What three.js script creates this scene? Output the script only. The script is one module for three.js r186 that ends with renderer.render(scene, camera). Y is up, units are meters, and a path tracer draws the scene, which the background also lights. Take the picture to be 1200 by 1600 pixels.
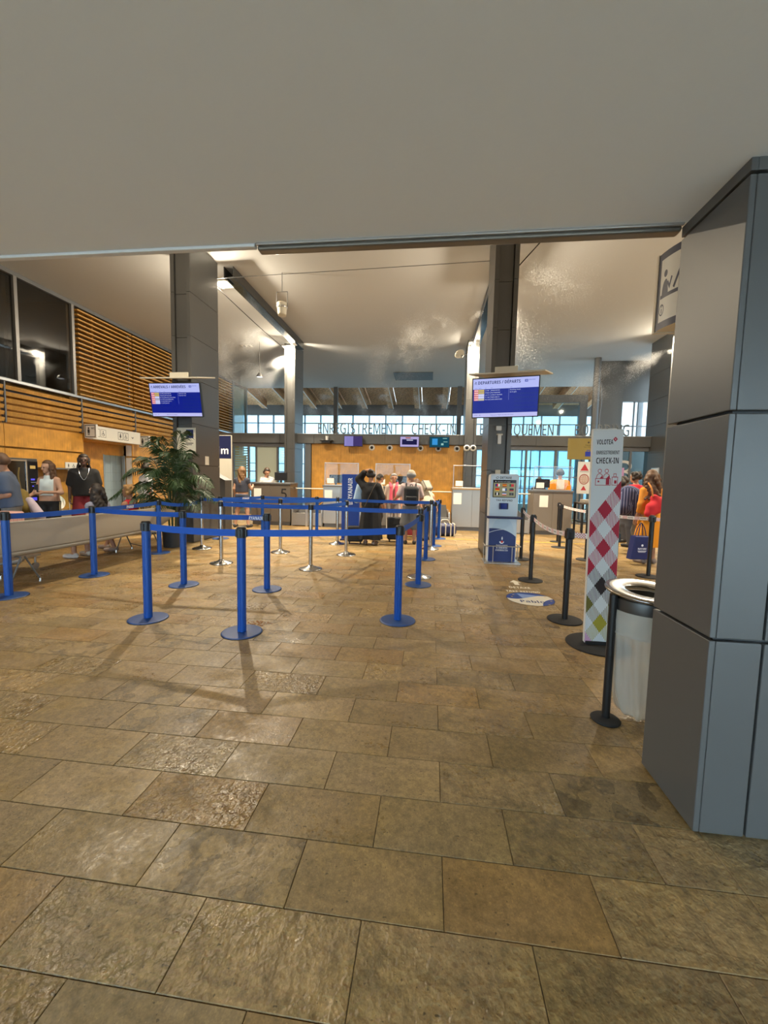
import * as THREE from 'three';
import { mergeGeometries, mergeVertices } from 'three/addons/utils/BufferGeometryUtils.js';
import { RoundedBoxGeometry } from 'three/addons/geometries/RoundedBoxGeometry.js';
import { TextGeometry } from 'three/addons/geometries/TextGeometry.js';
import { FontLoader } from 'three/addons/loaders/FontLoader.js';

// ------------------------------------------------------------------ camera, sky, exposure
const scene = new THREE.Scene();
const renderer = new THREE.WebGLRenderer({ antialias: true });
renderer.toneMapping = THREE.LinearToneMapping;
renderer.toneMappingExposure = 1.5;
renderer.shadowMap.enabled = true;
const camera = new THREE.PerspectiveCamera(2 * Math.atan(800 / 628.06) * 180 / Math.PI, 0.75, 0.05, 400);
camera.rotation.order = 'YXZ';
camera.position.set(0, 1.5, 0);
camera.rotation.set(-0.07974, 0.11433, 0.02169);
scene.background = new THREE.Color().setRGB(0.62, 0.84, 1.0);
scene.backgroundIntensity = 4.6;
const LAMP_CD = 23, FLOOD_CD = 120, LAMP_COLOR = new THREE.Color().setRGB(1.0, 0.85, 0.63);

// ------------------------------------------------------------------ helpers
const V = (x, y, z) => new THREE.Vector3(x, y, z);
let seed = 12345;
const rnd = () => { seed = (seed + 0x6d2b79f5) | 0; let t = Math.imul(seed ^ (seed >>> 15), 1 | seed); t = (t + Math.imul(t ^ (t >>> 7), 61 | t)) ^ t; return ((t ^ (t >>> 14)) >>> 0) / 4294967296; };
const rr = (a, b) => a + (b - a) * rnd();
const names = new Map();
function numbered(n) { const k = names.get(n) || 0; names.set(n, k + 1); return k ? `${n}_${String(k).padStart(3, '0')}` : n; }
function tag(o, label, category, group) { o.userData.label = label; if (category) o.userData.category = category; if (group) o.userData.group = group; return o; }
function thing(name, label, category, pos = [0, 0, 0], ry = 0, group) {
  const g = new THREE.Group(); g.name = numbered(name); g.position.set(...pos); g.rotation.y = ry; tag(g, label, category, group); scene.add(g); return g;
}
function structure(name, label) { const g = new THREE.Group(); g.name = numbered(name); g.userData.kind = 'structure'; g.userData.label = label; scene.add(g); return g; }
function part(name, geo, mat, parent, label) {
  const m = new THREE.Mesh(geo, mat); m.name = name; m.castShadow = m.receiveShadow = true; if (label) m.userData.label = label; parent.add(m); return m;
}
function solo(name, label, category, geo, mat, pos = [0, 0, 0], ry = 0, group) {
  const m = new THREE.Mesh(geo, mat); m.name = numbered(name); m.castShadow = m.receiveShadow = true; m.position.set(...pos); m.rotation.y = ry; tag(m, label, category, group); scene.add(m); return m;
}
// texture coordinates in metres, taken from the face that a triangle lies on
function muv(geo, s = 1, ox = 0, oy = 0) {
  const g = geo.index ? geo.toNonIndexed() : geo, p = g.attributes.position, uv = new Float32Array(p.count * 2);
  const a = V(), b = V(), c = V();
  for (let i = 0; i < p.count; i += 3) {
    a.fromBufferAttribute(p, i); b.fromBufferAttribute(p, i + 1); c.fromBufferAttribute(p, i + 2);
    const n = b.clone().sub(a).cross(c.clone().sub(a)); const ax = Math.abs(n.x), ay = Math.abs(n.y), az = Math.abs(n.z);
    [a, b, c].forEach((q, k) => { const u = ax >= ay && ax >= az ? q.z : q.x, v = ay > ax && ay > az ? q.z : q.y; uv[(i + k) * 2] = u * s + ox; uv[(i + k) * 2 + 1] = v * s + oy; });
  }
  g.setAttribute('uv', new THREE.BufferAttribute(uv, 2)); return g;
}
const box = (w, h, d, x = 0, y = 0, z = 0) => muv(new THREE.BoxGeometry(w, h, d).translate(x, y, z));
const span = (x0, x1, y0, y1, z0, z1) => box(Math.abs(x1 - x0), Math.abs(y1 - y0), Math.abs(z1 - z0), (x0 + x1) / 2, (y0 + y1) / 2, (z0 + z1) / 2);
const rbox = (w, h, d, r, x = 0, y = 0, z = 0, seg = 1) => muv(new RoundedBoxGeometry(w, h, d, seg, r).translate(x, y, z));
const rspan = (x0, x1, y0, y1, z0, z1, r = 0.004) => rbox(Math.abs(x1 - x0), Math.abs(y1 - y0), Math.abs(z1 - z0), r, (x0 + x1) / 2, (y0 + y1) / 2, (z0 + z1) / 2);
const cyl = (r0, r1, h, x, y, z, n = 24) => new THREE.CylinderGeometry(r1, r0, h, n).translate(x, y + h / 2, z);
const lathe = (pts, n = 32) => new THREE.LatheGeometry(pts.map(([r, y]) => new THREE.Vector2(r, y)), n);
function rod(a, b, r, n = 8) {
  const A = V(...a), B = V(...b), d = B.clone().sub(A), g = new THREE.CylinderGeometry(r, r, d.length(), n);
  g.applyQuaternion(new THREE.Quaternion().setFromUnitVectors(V(0, 1, 0), d.clone().normalize())); g.translate((A.x + B.x) / 2, (A.y + B.y) / 2, (A.z + B.z) / 2); return g;
}
const tube = (pts, r, seg = 24, n = 8, closed = false) => new THREE.TubeGeometry(new THREE.CatmullRomCurve3(pts.map(p => V(...p)), closed), seg, r, n, closed);
function merge(list) {
  const l = list.map(g => { const q = g.index ? g.toNonIndexed() : g.clone(); for (const k of Object.keys(q.attributes)) if (!['position', 'normal', 'uv'].includes(k)) q.deleteAttribute(k); return q; });
  return mergeGeometries(l, false);
}
function extrude(pts, depth, bevel = 0) {
  const s = new THREE.Shape(pts.map(([x, y]) => new THREE.Vector2(x, y)));
  return new THREE.ExtrudeGeometry(s, { depth, bevelEnabled: bevel > 0, bevelSize: bevel, bevelThickness: bevel, bevelSegments: 1, curveSegments: 12 });
}
// noise
const perm = new Uint8Array(512); { const p = [...Array(256).keys()]; for (let i = 255; i > 0; i--) { const j = Math.floor(rnd() * (i + 1)); [p[i], p[j]] = [p[j], p[i]]; } for (let i = 0; i < 512; i++) perm[i] = p[i & 255]; }
function vnoise(x, y, per) {   // periodic value noise
  const xi = Math.floor(x), yi = Math.floor(y), fx = x - xi, fy = y - yi, sx = fx * fx * (3 - 2 * fx), sy = fy * fy * (3 - 2 * fy), m = (a) => ((a % per) + per) % per;
  const h = (i, j) => perm[perm[m(i) & 255] + (m(j) & 255)] / 255;
  const a = h(xi, yi), b = h(xi + 1, yi), c = h(xi, yi + 1), d = h(xi + 1, yi + 1);
  return a + (b - a) * sx + (c - a) * sy + (a - b - c + d) * sx * sy;
}
function fbm(u, v, f, oct, gain = 0.5) { let s = 0, a = 1, t = 0; for (let i = 0; i < oct; i++) { s += a * vnoise(u * f + i * 17, v * f + i * 31, f); t += a; a *= gain; f *= 2; } return s / t; }
function dataTex(n, fn, srgb) {
  const d = new Uint8Array(n * n * 4);
  for (let j = 0; j < n; j++) for (let i = 0; i < n; i++) { const c = fn(i / n, j / n), k = (j * n + i) * 4; for (let q = 0; q < 3; q++) d[k + q] = Math.max(0, Math.min(255, Math.round(255 * (Array.isArray(c) ? c[q] : c)))); d[k + 3] = 255; }
  const t = new THREE.DataTexture(d, n, n, THREE.RGBAFormat); t.wrapS = t.wrapT = THREE.RepeatWrapping; t.magFilter = THREE.LinearFilter; t.minFilter = THREE.LinearMipmapLinearFilter; t.generateMipmaps = true; if (srgb) t.colorSpace = THREE.SRGBColorSpace; t.needsUpdate = true; return t;
}
function canvasTex(w, h, draw) {
  const c = document.createElement('canvas'); c.width = w; c.height = h; const x = c.getContext('2d'); draw(x, w, h);
  const t = new THREE.CanvasTexture(c); t.colorSpace = THREE.SRGBColorSpace; return t;
}
const std = (o) => new THREE.MeshStandardMaterial(o);
const phys = (o) => new THREE.MeshPhysicalMaterial(o);
const C = (r, g, b) => new THREE.Color().setRGB(r, g, b);
const print = (t, rough = 0.5) => std({ map: t, roughness: rough });
const glow = (t, k) => phys({ color: 0x020202, roughness: 0.12, specularIntensity: 0.35, emissive: 0xffffff, emissiveMap: t, emissiveIntensity: k });

// ------------------------------------------------------------------ materials
const grainTex = dataTex(256, (u, v) => { const g = fbm(u, v, 64, 2); return 0.5 + 0.5 * (g - 0.5); });
const speck = dataTex(256, (u, v) => { const g = 0.9 + 0.16 * (fbm(u, v, 32, 3) - 0.5) + 0.1 * (fbm(u + .3, v, 4, 2) - 0.5); return [g, g, g]; }, true);
const M = {};
M.panel = phys({ color: C(0.125, 0.125, 0.121), metalness: 0.35, roughness: 0.4 });
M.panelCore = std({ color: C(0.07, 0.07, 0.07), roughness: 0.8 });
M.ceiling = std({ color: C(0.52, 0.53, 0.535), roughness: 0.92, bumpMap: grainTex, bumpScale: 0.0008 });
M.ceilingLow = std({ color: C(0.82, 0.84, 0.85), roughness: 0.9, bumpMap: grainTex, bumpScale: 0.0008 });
M.white = std({ color: C(0.72, 0.71, 0.68), roughness: 0.5 });
M.cream = std({ color: C(0.62, 0.58, 0.48), roughness: 0.55 });
M.alu = std({ color: C(0.56, 0.55, 0.53), metalness: 0.85, roughness: 0.3 });
M.darkAlu = std({ color: C(0.10, 0.10, 0.10), metalness: 0.5, roughness: 0.35 });
M.frame = std({ color: C(0.16, 0.165, 0.17), metalness: 0.4, roughness: 0.45 });
M.mirror = std({ color: C(0.14, 0.14, 0.14), metalness: 1, roughness: 0.12 });
M.facade = phys({ color: C(0.50, 0.57, 0.60), transmission: 1, thickness: 0, roughness: 0.03, ior: 1.5 });
M.chrome = std({ color: C(0.54, 0.53, 0.51), metalness: 1, roughness: 0.2 });
M.brushed = std({ color: C(0.44, 0.415, 0.375), metalness: 0.95, roughness: 0.38, bumpMap: grainTex, bumpScale: 0.0003 });
M.black = std({ color: C(0.012, 0.012, 0.013), roughness: 0.35 });
M.blackMatte = std({ color: C(0.014, 0.014, 0.015), roughness: 0.75 });
M.blue = phys({ color: C(0.003, 0.068, 0.34), roughness: 0.35, metalness: 0.1 });
M.blueBase = std({ color: C(0.006, 0.05, 0.20), roughness: 0.5 });
M.blueBelt = std({ color: C(0.004, 0.085, 0.46), roughness: 0.6 });
M.navy = std({ color: C(0.010, 0.018, 0.085), roughness: 0.5 });
M.glass = phys({ color: 0xffffff, transmission: 1, thickness: 0, roughness: 0.02, ior: 1.45 });
M.glassTint = phys({ color: C(0.80, 0.93, 0.97), transmission: 1, thickness: 0, roughness: 0.03, ior: 1.5 });
M.glassDark = phys({ color: C(0.35, 0.37, 0.38), transmission: 1, thickness: 0, roughness: 0.03, ior: 1.9 });
M.acrylic = phys({ color: C(0.95, 0.97, 0.98), transmission: 1, thickness: 0, roughness: 0.03, ior: 1.3 });
const woodTex = dataTex(512, (u, v) => { const w = fbm(u, v, 4, 3) * 0.5, g = vnoise((u + w * 0.06) * 96, v * 5, 96), f = fbm(u, v, 8, 4); const k = 0.86 + 0.14 * g * 0.6 + 0.22 * (f - 0.5); return [0.89 * k, 0.655 * k, 0.285 * k]; }, true);
woodTex.repeat.set(0.7, 0.7);
M.ply = std({ map: woodTex, roughness: 0.45, color: C(1, 0.97, 0.9) });
M.slat = std({ map: woodTex, roughness: 0.5, color: C(0.95, 1.0, 1.35) });
const osbTex = dataTex(512, (u, v) => { const a = fbm(u, v, 16, 3), b = vnoise(u * 60, v * 14, 60), k = 0.75 + 0.35 * (a - 0.5) + 0.25 * b; return [0.86 * k, 0.68 * k, 0.50 * k]; }, true);
M.osb = std({ map: osbTex, roughness: 0.8 });
// ------------------------------------------------------------------ floor: limestone slabs laid in running bond
const XL = -10.75, XR = 9.5, CEIL = 6.6, LOW = 2.75;
{
  const floor = structure('floor', 'worn beige limestone slab floor laid in running bond');
  part('mortar_bed', span(XL - 1.5, XR, -0.12, -0.007, -30.2, 4.7), std({ color: C(0.17, 0.135, 0.095), roughness: 0.9 }), floor);
  const stone = (kind) => dataTex(1024, (u, v) => {
    const n = fbm(u, v, 4, 5), s = fbm(u + .37, v + .11, 48, 4, 0.7), big = fbm(u + .7, v + .2, 2, 3), g = vnoise(u * 256, v * 256, 256);
    let k = 0.92 + 0.20 * (n - 0.5) + 0.42 * (s - 0.5) + 0.10 * (g - 0.5) + 0.16 * (big - 0.5);
    const fl = vnoise(u * 120 + n * 3, v * 120 + s * 4, 120); if (fl > 0.84) k += 0.20 * (fl - 0.84) / 0.16;
    const pit = vnoise(u * 90 + 9, v * 90, 90); if (pit < 0.05) k -= 0.30;
    if (kind === 1) { const st = fbm(u, v, 28, 4, 0.65); k += 0.34 * (st - 0.5); }
    if (kind === 2) { const p = fbm(u + .5, v + .5, 12, 4, 0.55); if (p > 0.53) k -= 0.17 * Math.min(1, (p - 0.53) / 0.02); }
    const y = 0.9 + 0.2 * (fbm(u + .21, v + .64, 3, 3) - 0.5);
    return [0.61 * k, 0.515 * k * (0.97 + 0.03 * y), 0.385 * k * y];
  }, true);
  const relief = (kind) => dataTex(1024, (u, v) => {
    if (kind === 1) { const a = fbm(u, v, 36, 5, 0.62), r = 1 - Math.abs(fbm(u + .4, v + .1, 30, 3, 0.6) - 0.5) * 4; return 0.6 * a + 0.4 * Math.max(0, r) * (0.5 + 0.5 * fbm(u, v, 6, 2)); }
    if (kind === 2) { const p = fbm(u + .5, v + .5, 12, 4, 0.55); return (p > 0.53 ? 0.35 : 0.55) + 0.35 * fbm(u, v, 64, 3, 0.6); }
    return 0.5 * fbm(u, v, 20, 5, 0.65) + 0.3 * fbm(u, v, 128, 2);
  });
  const rough = (kind) => dataTex(512, (u, v) => { const g = (kind === 1 ? 0.36 : 0.44) + 0.5 * (fbm(u + .3, v + .8, 5, 5) - 0.5) + 0.25 * (fbm(u, v, 64, 2) - 0.5); return [g, g, g]; });
  const cols = [stone(0), stone(1), stone(2)], bumps = [relief(0), relief(1), relief(2)], rgh = [rough(0), rough(1), rough(2)];
  const tints = [[1, 1, 1], [0.90, 0.88, 0.84], [1.06, 0.97, 0.84], [0.94, 0.90, 0.80], [1.08, 1.05, 1.0], [0.98, 0.86, 0.68], [0.86, 0.86, 0.84]];
  const mats = [0, 1, 2].map(k => tints.map(t => std({ color: C(...t), map: cols[k], bumpMap: bumps[k], bumpScale: [0.0022, 0.0075, 0.0035][k], roughness: 1.0, roughnessMap: rgh[k], metalness: 0 })));
  const far = std({ color: 0xffffff, vertexColors: true, map: cols[0], bumpMap: bumps[0], bumpScale: 0.0022, roughness: 1, roughnessMap: rgh[0] });
  const PX = 0.56, PZ = 0.274, GAP = 0.0026, T = 0.025, CH = 0.002;
  // slab with chamfered upper edges; texture coordinates in metres with an offset of its own
  function slab(w, d, ou, ov, su) {
    const a = w / 2, b = d / 2, P = [], U = [];
    const q = (A, B, Cc, D) => { for (const p of [A, B, Cc, A, Cc, D]) { P.push(...p); U.push((p[0] * su + ou), (p[2] + ov)); } };
    const t = [[-a + CH, 0, b - CH], [a - CH, 0, b - CH], [a - CH, 0, -b + CH], [-a + CH, 0, -b + CH]], m = [[-a, -CH, b], [a, -CH, b], [a, -CH, -b], [-a, -CH, -b]], l = m.map(([x, , z]) => [x, -T, z]);
    q(...t); for (let i = 0; i < 4; i++) { const j = (i + 1) % 4; q(m[i], m[j], t[j], t[i]); q(l[i], l[j], m[j], m[i]); }
    const g = new THREE.BufferGeometry(); g.setAttribute('position', new THREE.Float32BufferAttribute(P, 3)); g.setAttribute('uv', new THREE.Float32BufferAttribute(U, 2)); g.computeVertexNormals(); return g;
  }
  const list = [];
  for (let r = -21; r < 79; r++) {
    const z1 = -1.245 - PZ * r, z0 = z1 - PZ, shift = (r % 2) ? PX / 2 : 0, xs = [];
    for (let n = -20; n < 30; n++) { const x = -0.47 + shift + PX * n + (n * 7 + r * 3 & 3 ? 0 : 0.004); if (x > XL && x < 1.12) xs.push(x); }
    xs.unshift(XL); xs.push(1.205); const s2 = ((r % 3) + 3) % 3 * 0.19; for (let x = 1.205 + PX - s2; x < XR; x += PX) xs.push(x); xs.push(XR);
    for (let i = 0; i + 1 < xs.length; i++) if (xs[i + 1] - xs[i] > 0.03) list.push({ x: (xs[i] + xs[i + 1]) / 2, z: (z0 + z1) / 2, w: xs[i + 1] - xs[i] - GAP, d: PZ - GAP });
  }
  camera.updateMatrixWorld(true); camera.aspect = 0.75; camera.updateProjectionMatrix();
  for (const t of list) {
    const c = [[-1, -1], [1, -1], [1, 1], [-1, 1]].map(([a, b]) => { const p = V(t.x + a * t.w / 2, 0, t.z + b * t.d / 2).applyMatrix4(camera.matrixWorldInverse); if (p.z > -0.1) return null; p.applyMatrix4(camera.projectionMatrix); return [Math.max(-1, Math.min(1, p.x)), Math.max(-1, Math.min(1, p.y))]; });
    t.a = 0; if (c.every(Boolean)) { for (let i = 0; i < 4; i++) { const [x0, y0] = c[i], [x1, y1] = c[(i + 1) % 4]; t.a += x0 * y1 - x1 * y0; } t.a = Math.abs(t.a); }
  }
  const hid = (t) => t.x > 1.3 && t.z > -2.4 && t.z < -1.7 ? 0 : t.a;
  list.sort((p, q) => hid(q) - hid(p));
  const cache = new Map(), rest = [];
  const pickTint = () => tints.length * Math.pow(rnd(), 1.25) | 0;
  list.forEach((t, i) => {
    const k = pickTint(), kind = rnd() < 0.36 ? 1 : rnd() < 0.16 ? 2 : 0, variant = Math.floor(rnd() * 7);
    if (i < 296) {
      const key = t.w.toFixed(3) + ':' + variant; if (!cache.has(key)) cache.set(key, slab(t.w, t.d, variant * 0.37 + 0.1, variant * 0.61, 1));
      let kk = kind, kt = k;
      if (Math.abs(t.x + 0.19) < .1 && Math.abs(t.z + 1.38) < .1) { kk = 0; kt = 3; }
      if (Math.abs(t.x + 0.75) < .1 && Math.abs(t.z + 1.38) < .1) { kk = 2; kt = 4; }
      if (Math.abs(t.x + 0.75 + .28) < .1 && Math.abs(t.z + 1.11) < .1) { kk = 1; kt = 0; }
      if (Math.abs(t.x - 0.37) < .1 && Math.abs(t.z + 1.38) < .1) { kk = 0; kt = 5; }
      if (Math.abs(t.x + 0.19 - .0) < .15 && Math.abs(t.z + 1.65) < .1) { kk = 0; kt = 5; }
      const m = part('floor_slab', cache.get(key), mats[kk][kt], floor); m.position.set(t.x, 0, t.z); m.rotation.y = 0;
    } else rest.push([t, k, variant]);
  });
  const geos = rest.map(([t, k, variant]) => { const g = slab(t.w, t.d, variant * 0.37, variant * 0.61, 1).translate(t.x, 0, t.z), n = g.attributes.position.count, c = new Float32Array(n * 3); for (let i = 0; i < n; i++) c.set(tints[k], i * 3); g.setAttribute('color', new THREE.BufferAttribute(c, 3)); return g; });
  const m = part('far_floor_slabs', mergeGeometries(geos), far, floor, 'smaller limestone slabs of the far hall floor'); m.userData.kind = 'stuff';
}
// ------------------------------------------------------------------ ceilings and upper wall over the entrance
{
  const c1 = structure('ceiling', 'high pale plaster ceiling over the check-in hall');
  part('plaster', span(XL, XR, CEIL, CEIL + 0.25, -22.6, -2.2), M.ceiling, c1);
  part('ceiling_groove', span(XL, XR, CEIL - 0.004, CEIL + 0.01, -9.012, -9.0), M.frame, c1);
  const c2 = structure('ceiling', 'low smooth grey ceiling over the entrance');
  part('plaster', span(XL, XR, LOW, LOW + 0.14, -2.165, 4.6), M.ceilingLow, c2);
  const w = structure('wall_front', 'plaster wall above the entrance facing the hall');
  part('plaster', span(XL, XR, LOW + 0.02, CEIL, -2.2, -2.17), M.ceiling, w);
  const t1 = structure('trim_1', 'dark metal edge profile along the low ceiling');
  part('profile', rspan(-0.97, 1.16, LOW - 0.03, LOW + 0.05, -2.235, -2.175, 0.012), std({ color: C(0.20, 0.18, 0.15), metalness: 0.6, roughness: 0.35 }), t1);
  part('lip', rspan(-0.97, 1.16, LOW - 0.012, LOW + 0.002, -2.172, -2.158, 0.003), M.alu, t1);
  const t2 = structure('trim_2', 'thin white edge bead along the low ceiling');
  part('bead', rspan(XL, -0.98, LOW - 0.014, LOW + 0.03, -2.206, -2.168, 0.006), M.white, t2);
}
// ------------------------------------------------------------------ left wall: plywood panels, timber louvres, upper windows, washroom niche
{
  const w = structure('wall_left', 'plywood clad wall with horizontal timber louvres along the hall');
  const NZ0 = -11.45, NZ1 = -13.5;
  part('masonry', span(XL - 0.25, XL - 0.04, 0, 2.095, -2.3, NZ0), M.white, w); part('masonry', span(XL - 0.25, XL - 0.04, 2.155, 2.72, -2.3, NZ0), M.white, w);
  part('masonry', span(XL - 0.25, XL - 0.04, 0, 2.095, NZ1, -22.6), M.white, w); part('masonry', span(XL - 0.25, XL - 0.04, 2.155, 2.72, NZ1, -22.6), M.white, w);
  part('louvre_lining', span(XL - 0.40, XL - 0.37, 2.55, 3.8, -2.3, -22.6), M.ply, w); part('louvre_lining', span(XL - 0.37, XL - 0.04, 2.72, 2.745, -2.3, -22.6), M.ply, w);
  const ply = (y0, y1, z0, z1) => part('plywood_panel', rspan(XL - 0.035, XL, y0, y1, z1 + 0.006, z0 - 0.006), M.ply, w);
  for (const [z0, z1] of [[-2.3, -4.55], [-4.55, -6.8], [-6.8, -9.1], [-9.1, NZ0]]) { ply(0, 2.10, z0, z1); ply(2.15, 2.72, z0, z1); }
  ply(0, 2.10, NZ1, -15.8); ply(2.15, 2.72, NZ1, -15.8); ply(0, 2.72, -15.8, -18.2); ply(0, 2.72, -18.2, -20.5); ply(0, 2.72, -20.5, -22.6);
  part('plywood_panel', rspan(XL - 0.035, XL, 2.545, 2.72, NZ1, NZ0), M.ply, w);
  part('groove_strip', span(XL - 0.20, XL - 0.17, 2.08, 2.17, -22.6, NZ1), M.ply, w); part('groove_strip', span(XL - 0.20, XL - 0.17, 2.08, 2.17, NZ0, -2.3), M.ply, w);
  const bays = [-2.35, -4.6, -6.85, -9.1, -11.35, -13.6, -15.85, -18.1, -20.9];
  for (let b = 0; b + 1 < bays.length; b++) {
    for (let i = 0; i < 6; i++) { const g = rbox(0.06, 0.098, bays[b] - bays[b + 1] - 0.05, 0.006); g.rotateZ(-0.35); const m = part('lower_slat', g, M.slat, w); m.position.set(XL + 0.045, 2.82 + i * 0.162, (bays[b] + bays[b + 1]) / 2); }
    part('bracket_post', rspan(XL - 0.03, XL + 0.09, 2.74, 3.78, bays[b + 1] - 0.018, bays[b + 1] + 0.018), M.frame, w);
  }
  part('rail', rspan(XL - 0.08, XL + 0.11, 3.77, 3.84, -22.6, -2.3, 0.008), M.alu, w);
  part('head_track', rspan(XL - 0.12, XL + 0.02, 6.49, 6.6, -22.6, -2.3, 0.006), M.frame, w);
  // louvred upper bays
  for (let b = 4; b + 1 < bays.length; b++) {
    for (let i = 0; i < 19; i++) { const m = part('upper_slat', rbox(0.15, 0.045, bays[b] - bays[b + 1] - 0.05, 0.006), M.slat, w); m.position.set(XL - 0.05, 3.92 + i * 0.1385, (bays[b] + bays[b + 1]) / 2); }
    part('bracket_post', rspan(XL - 0.17, XL - 0.13, 3.84, 6.5, bays[b + 1] - 0.03, bays[b + 1] + 0.03), M.frame, w);
    part('bracket_post', rspan(XL - 0.20, XL - 0.16, 3.84, 6.5, bays[b] - 0.78, bays[b] - 0.72), M.slat, w);
  }
  // room behind the upper storey
  const up = structure('wall_upper', 'dim upper storey room behind the windows and louvres');
  part('back_panel', span(XL - 6.0, XL - 5.9, 3.6, 6.9, -21, -2.3), M.ply, up);
  part('slab', span(XL - 6.0, XL - 0.1, 3.5, 3.7, -21, -2.3), M.frame, up);
  part('soffit', span(XL - 6.0, XL - 0.02, CEIL, CEIL + 0.25, -22.6, -2.3), M.ceiling, up);
  part('end_panel', span(XL - 6.0, XL - 0.1, 3.6, 6.9, -21.1, -21), M.ply, up);
  part('end_panel', span(XL - 6.0, XL - 0.1, 3.6, 6.9, -2.35, -2.2), M.ply, up);
  part('cross_wall', span(XL - 5.9, XL - 0.5, 3.7, 6.6, -9.75, -9.65), M.ply, up);
  part('cross_wall', span(XL - 5.9, XL - 0.22, 3.7, 6.6, -11.33, -11.23), M.ply, up);
  // upper windows
  const win = [-2.35, -5.4, -7.6, -9.55, -11.22];
  win.slice(0, -1).forEach((z, i) => {
    const g = structure(`window_${i + 1}`, ['', '', 'brown framed upper window at the left edge', 'large upper window between the steel posts beside the louvres'][i] || 'tall upper storey window in a steel frame');
    part('pane', span(XL - 0.052, XL - 0.046, 3.86, 6.48, win[i + 1] + 0.05, z - 0.05), M.glassDark, g);
    part('mullion', rspan(XL - 0.09, XL + 0.02, 3.84, 6.5, win[i + 1] - 0.045, win[i + 1] + 0.045, 0.006), std({ color: C(0.27, 0.26, 0.25), metalness: 0.6, roughness: 0.4 }), g);
    part('sill', rspan(XL - 0.09, XL, 3.84, 3.88, win[i + 1] + 0.045, z - 0.045), M.frame, g);
  });
  // glazed corner at the far end of the upper wall
  const g5 = structure('window_5', 'glazed upper corner beyond the louvres at the far end');
  for (const z of [-20.95, -22.55]) part('post', rspan(XL - 0.08, XL + 0.06, 3.84, 6.6, z - 0.06, z + 0.06), std({ color: C(0.20, 0.24, 0.27), metalness: 0.4, roughness: 0.4 }), g5);
  part('pane', span(XL - 0.02, XL - 0.01, 3.84, 6.5, -22.5, -21), M.glassTint, g5);
  // washroom niche
  const n = structure('wall_niche', 'plywood lined niche leading to the washrooms');
  part('side_panel', rspan(XL - 1.5, XL - 0.02, 0, 2.54, NZ0 - 0.01, NZ0 + 0.02), M.ply, n);
  part('side_panel', rspan(XL - 1.5, XL - 0.56, 0, 2.54, -14.2, -14.17), M.ply, n);
  part('back_panel', rspan(XL - 0.56, XL - 0.52, 0, 2.54, -12.78, NZ0), M.ply, n);
  part('back_panel', rspan(XL - 0.56, XL - 0.52, 2.16, 2.54, -14.2, -12.78), M.ply, n);
  part('back_panel', rspan(XL - 0.56, XL - 0.52, 0, 2.54, -14.2, -13.72), M.ply, n);
  part('lining', span(XL - 1.5, XL - 0.03, 2.54, 2.56, -14.2, NZ0), M.ply, n);
  const tileM = std({ color: C(0.33, 0.43, 0.50), roughness: 0.3 });
  const door = structure('door_1', 'pale blue tiled washroom doorway in the niche');
  part('backing', span(XL - 0.70, XL - 0.67, 0, 2.18, -13.9, -12.6), std({ color: C(0.25, 0.30, 0.33), roughness: 0.7 }), door);
  for (let i = 0; i < 7; i++) for (let j = 0; j < 4; j++) part('wall_tile', rspan(XL - 0.672, XL - 0.66, i * 0.31, i * 0.31 + 0.304, -12.74 - (j + 1) * 0.25 + 0.003, -12.74 - j * 0.25 - 0.003, 0.003), tileM, door);
  part('jamb', rspan(XL - 0.60, XL - 0.50, 0, 2.18, -13.74, -13.70), M.alu, door);
  part('jamb', rspan(XL - 0.60, XL - 0.50, 0, 2.18, -12.79, -12.76), M.alu, door);
}
// ------------------------------------------------------------------ right wall and the entrance hall behind the camera
{
  const w = structure('wall_right', 'grey metal panelled wall on the right of the hall');
  part('panelling', span(XR, XR + 0.2, 0, CEIL + 0.3, -15.8, -2.2), M.panel, w);
  part('panelling', span(XR, XR + 0.2, 0, 0.9, -22.6, -15.8), M.panel, w); part('panelling', span(XR, XR + 0.2, 6.2, CEIL + 0.3, -22.6, -15.8), M.panel, w);
  for (const z of [-15.8, -18.1, -20.35, -22.6]) part('post', rspan(XR, XR + 0.2, 0.9, 6.2, z - 0.06, z + 0.06), M.frame, w);
  for (const z of [-15.8, -18.1, -20.35]) part('pane', span(XR + 0.095, XR + 0.105, 0.9, 6.2, z - 2.19, z - 0.06), M.glass, w);
  const e = structure('wall_entrance', 'white side walls of the low entrance hall');
  part('side', span(XL - 0.2, XL, 0, LOW + 0.1, -2.2, 4.6), M.white, e);
  part('side', span(XR, XR + 0.2, 0, LOW + 0.1, -2.2, 4.6), M.white, e);
  const b = structure('wall_back', 'glazed entrance front behind the viewpoint');
  part('lintel', span(XL, XR, 2.6, LOW + 0.1, 4.4, 4.6), M.panel, b);
  for (let x = XL; x < XR + 0.1; x += 2.025) part('post', rspan(x - 0.06, x + 0.06, 0, 2.62, 4.4, 4.6), M.frame, b);
  for (let x = XL; x < XR - 1; x += 2.025) part('pane', span(x + 0.06, x + 1.965, 0.05, 2.6, 4.495, 4.505), M.glass, b);
  const gr = structure('ground', 'pale concrete forecourt and apron outside');
  part('concrete', span(-160, 160, -0.4, -0.13, -260, 120), std({ color: C(0.5, 0.49, 0.47), roughness: 0.9 }), gr);
}
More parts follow.
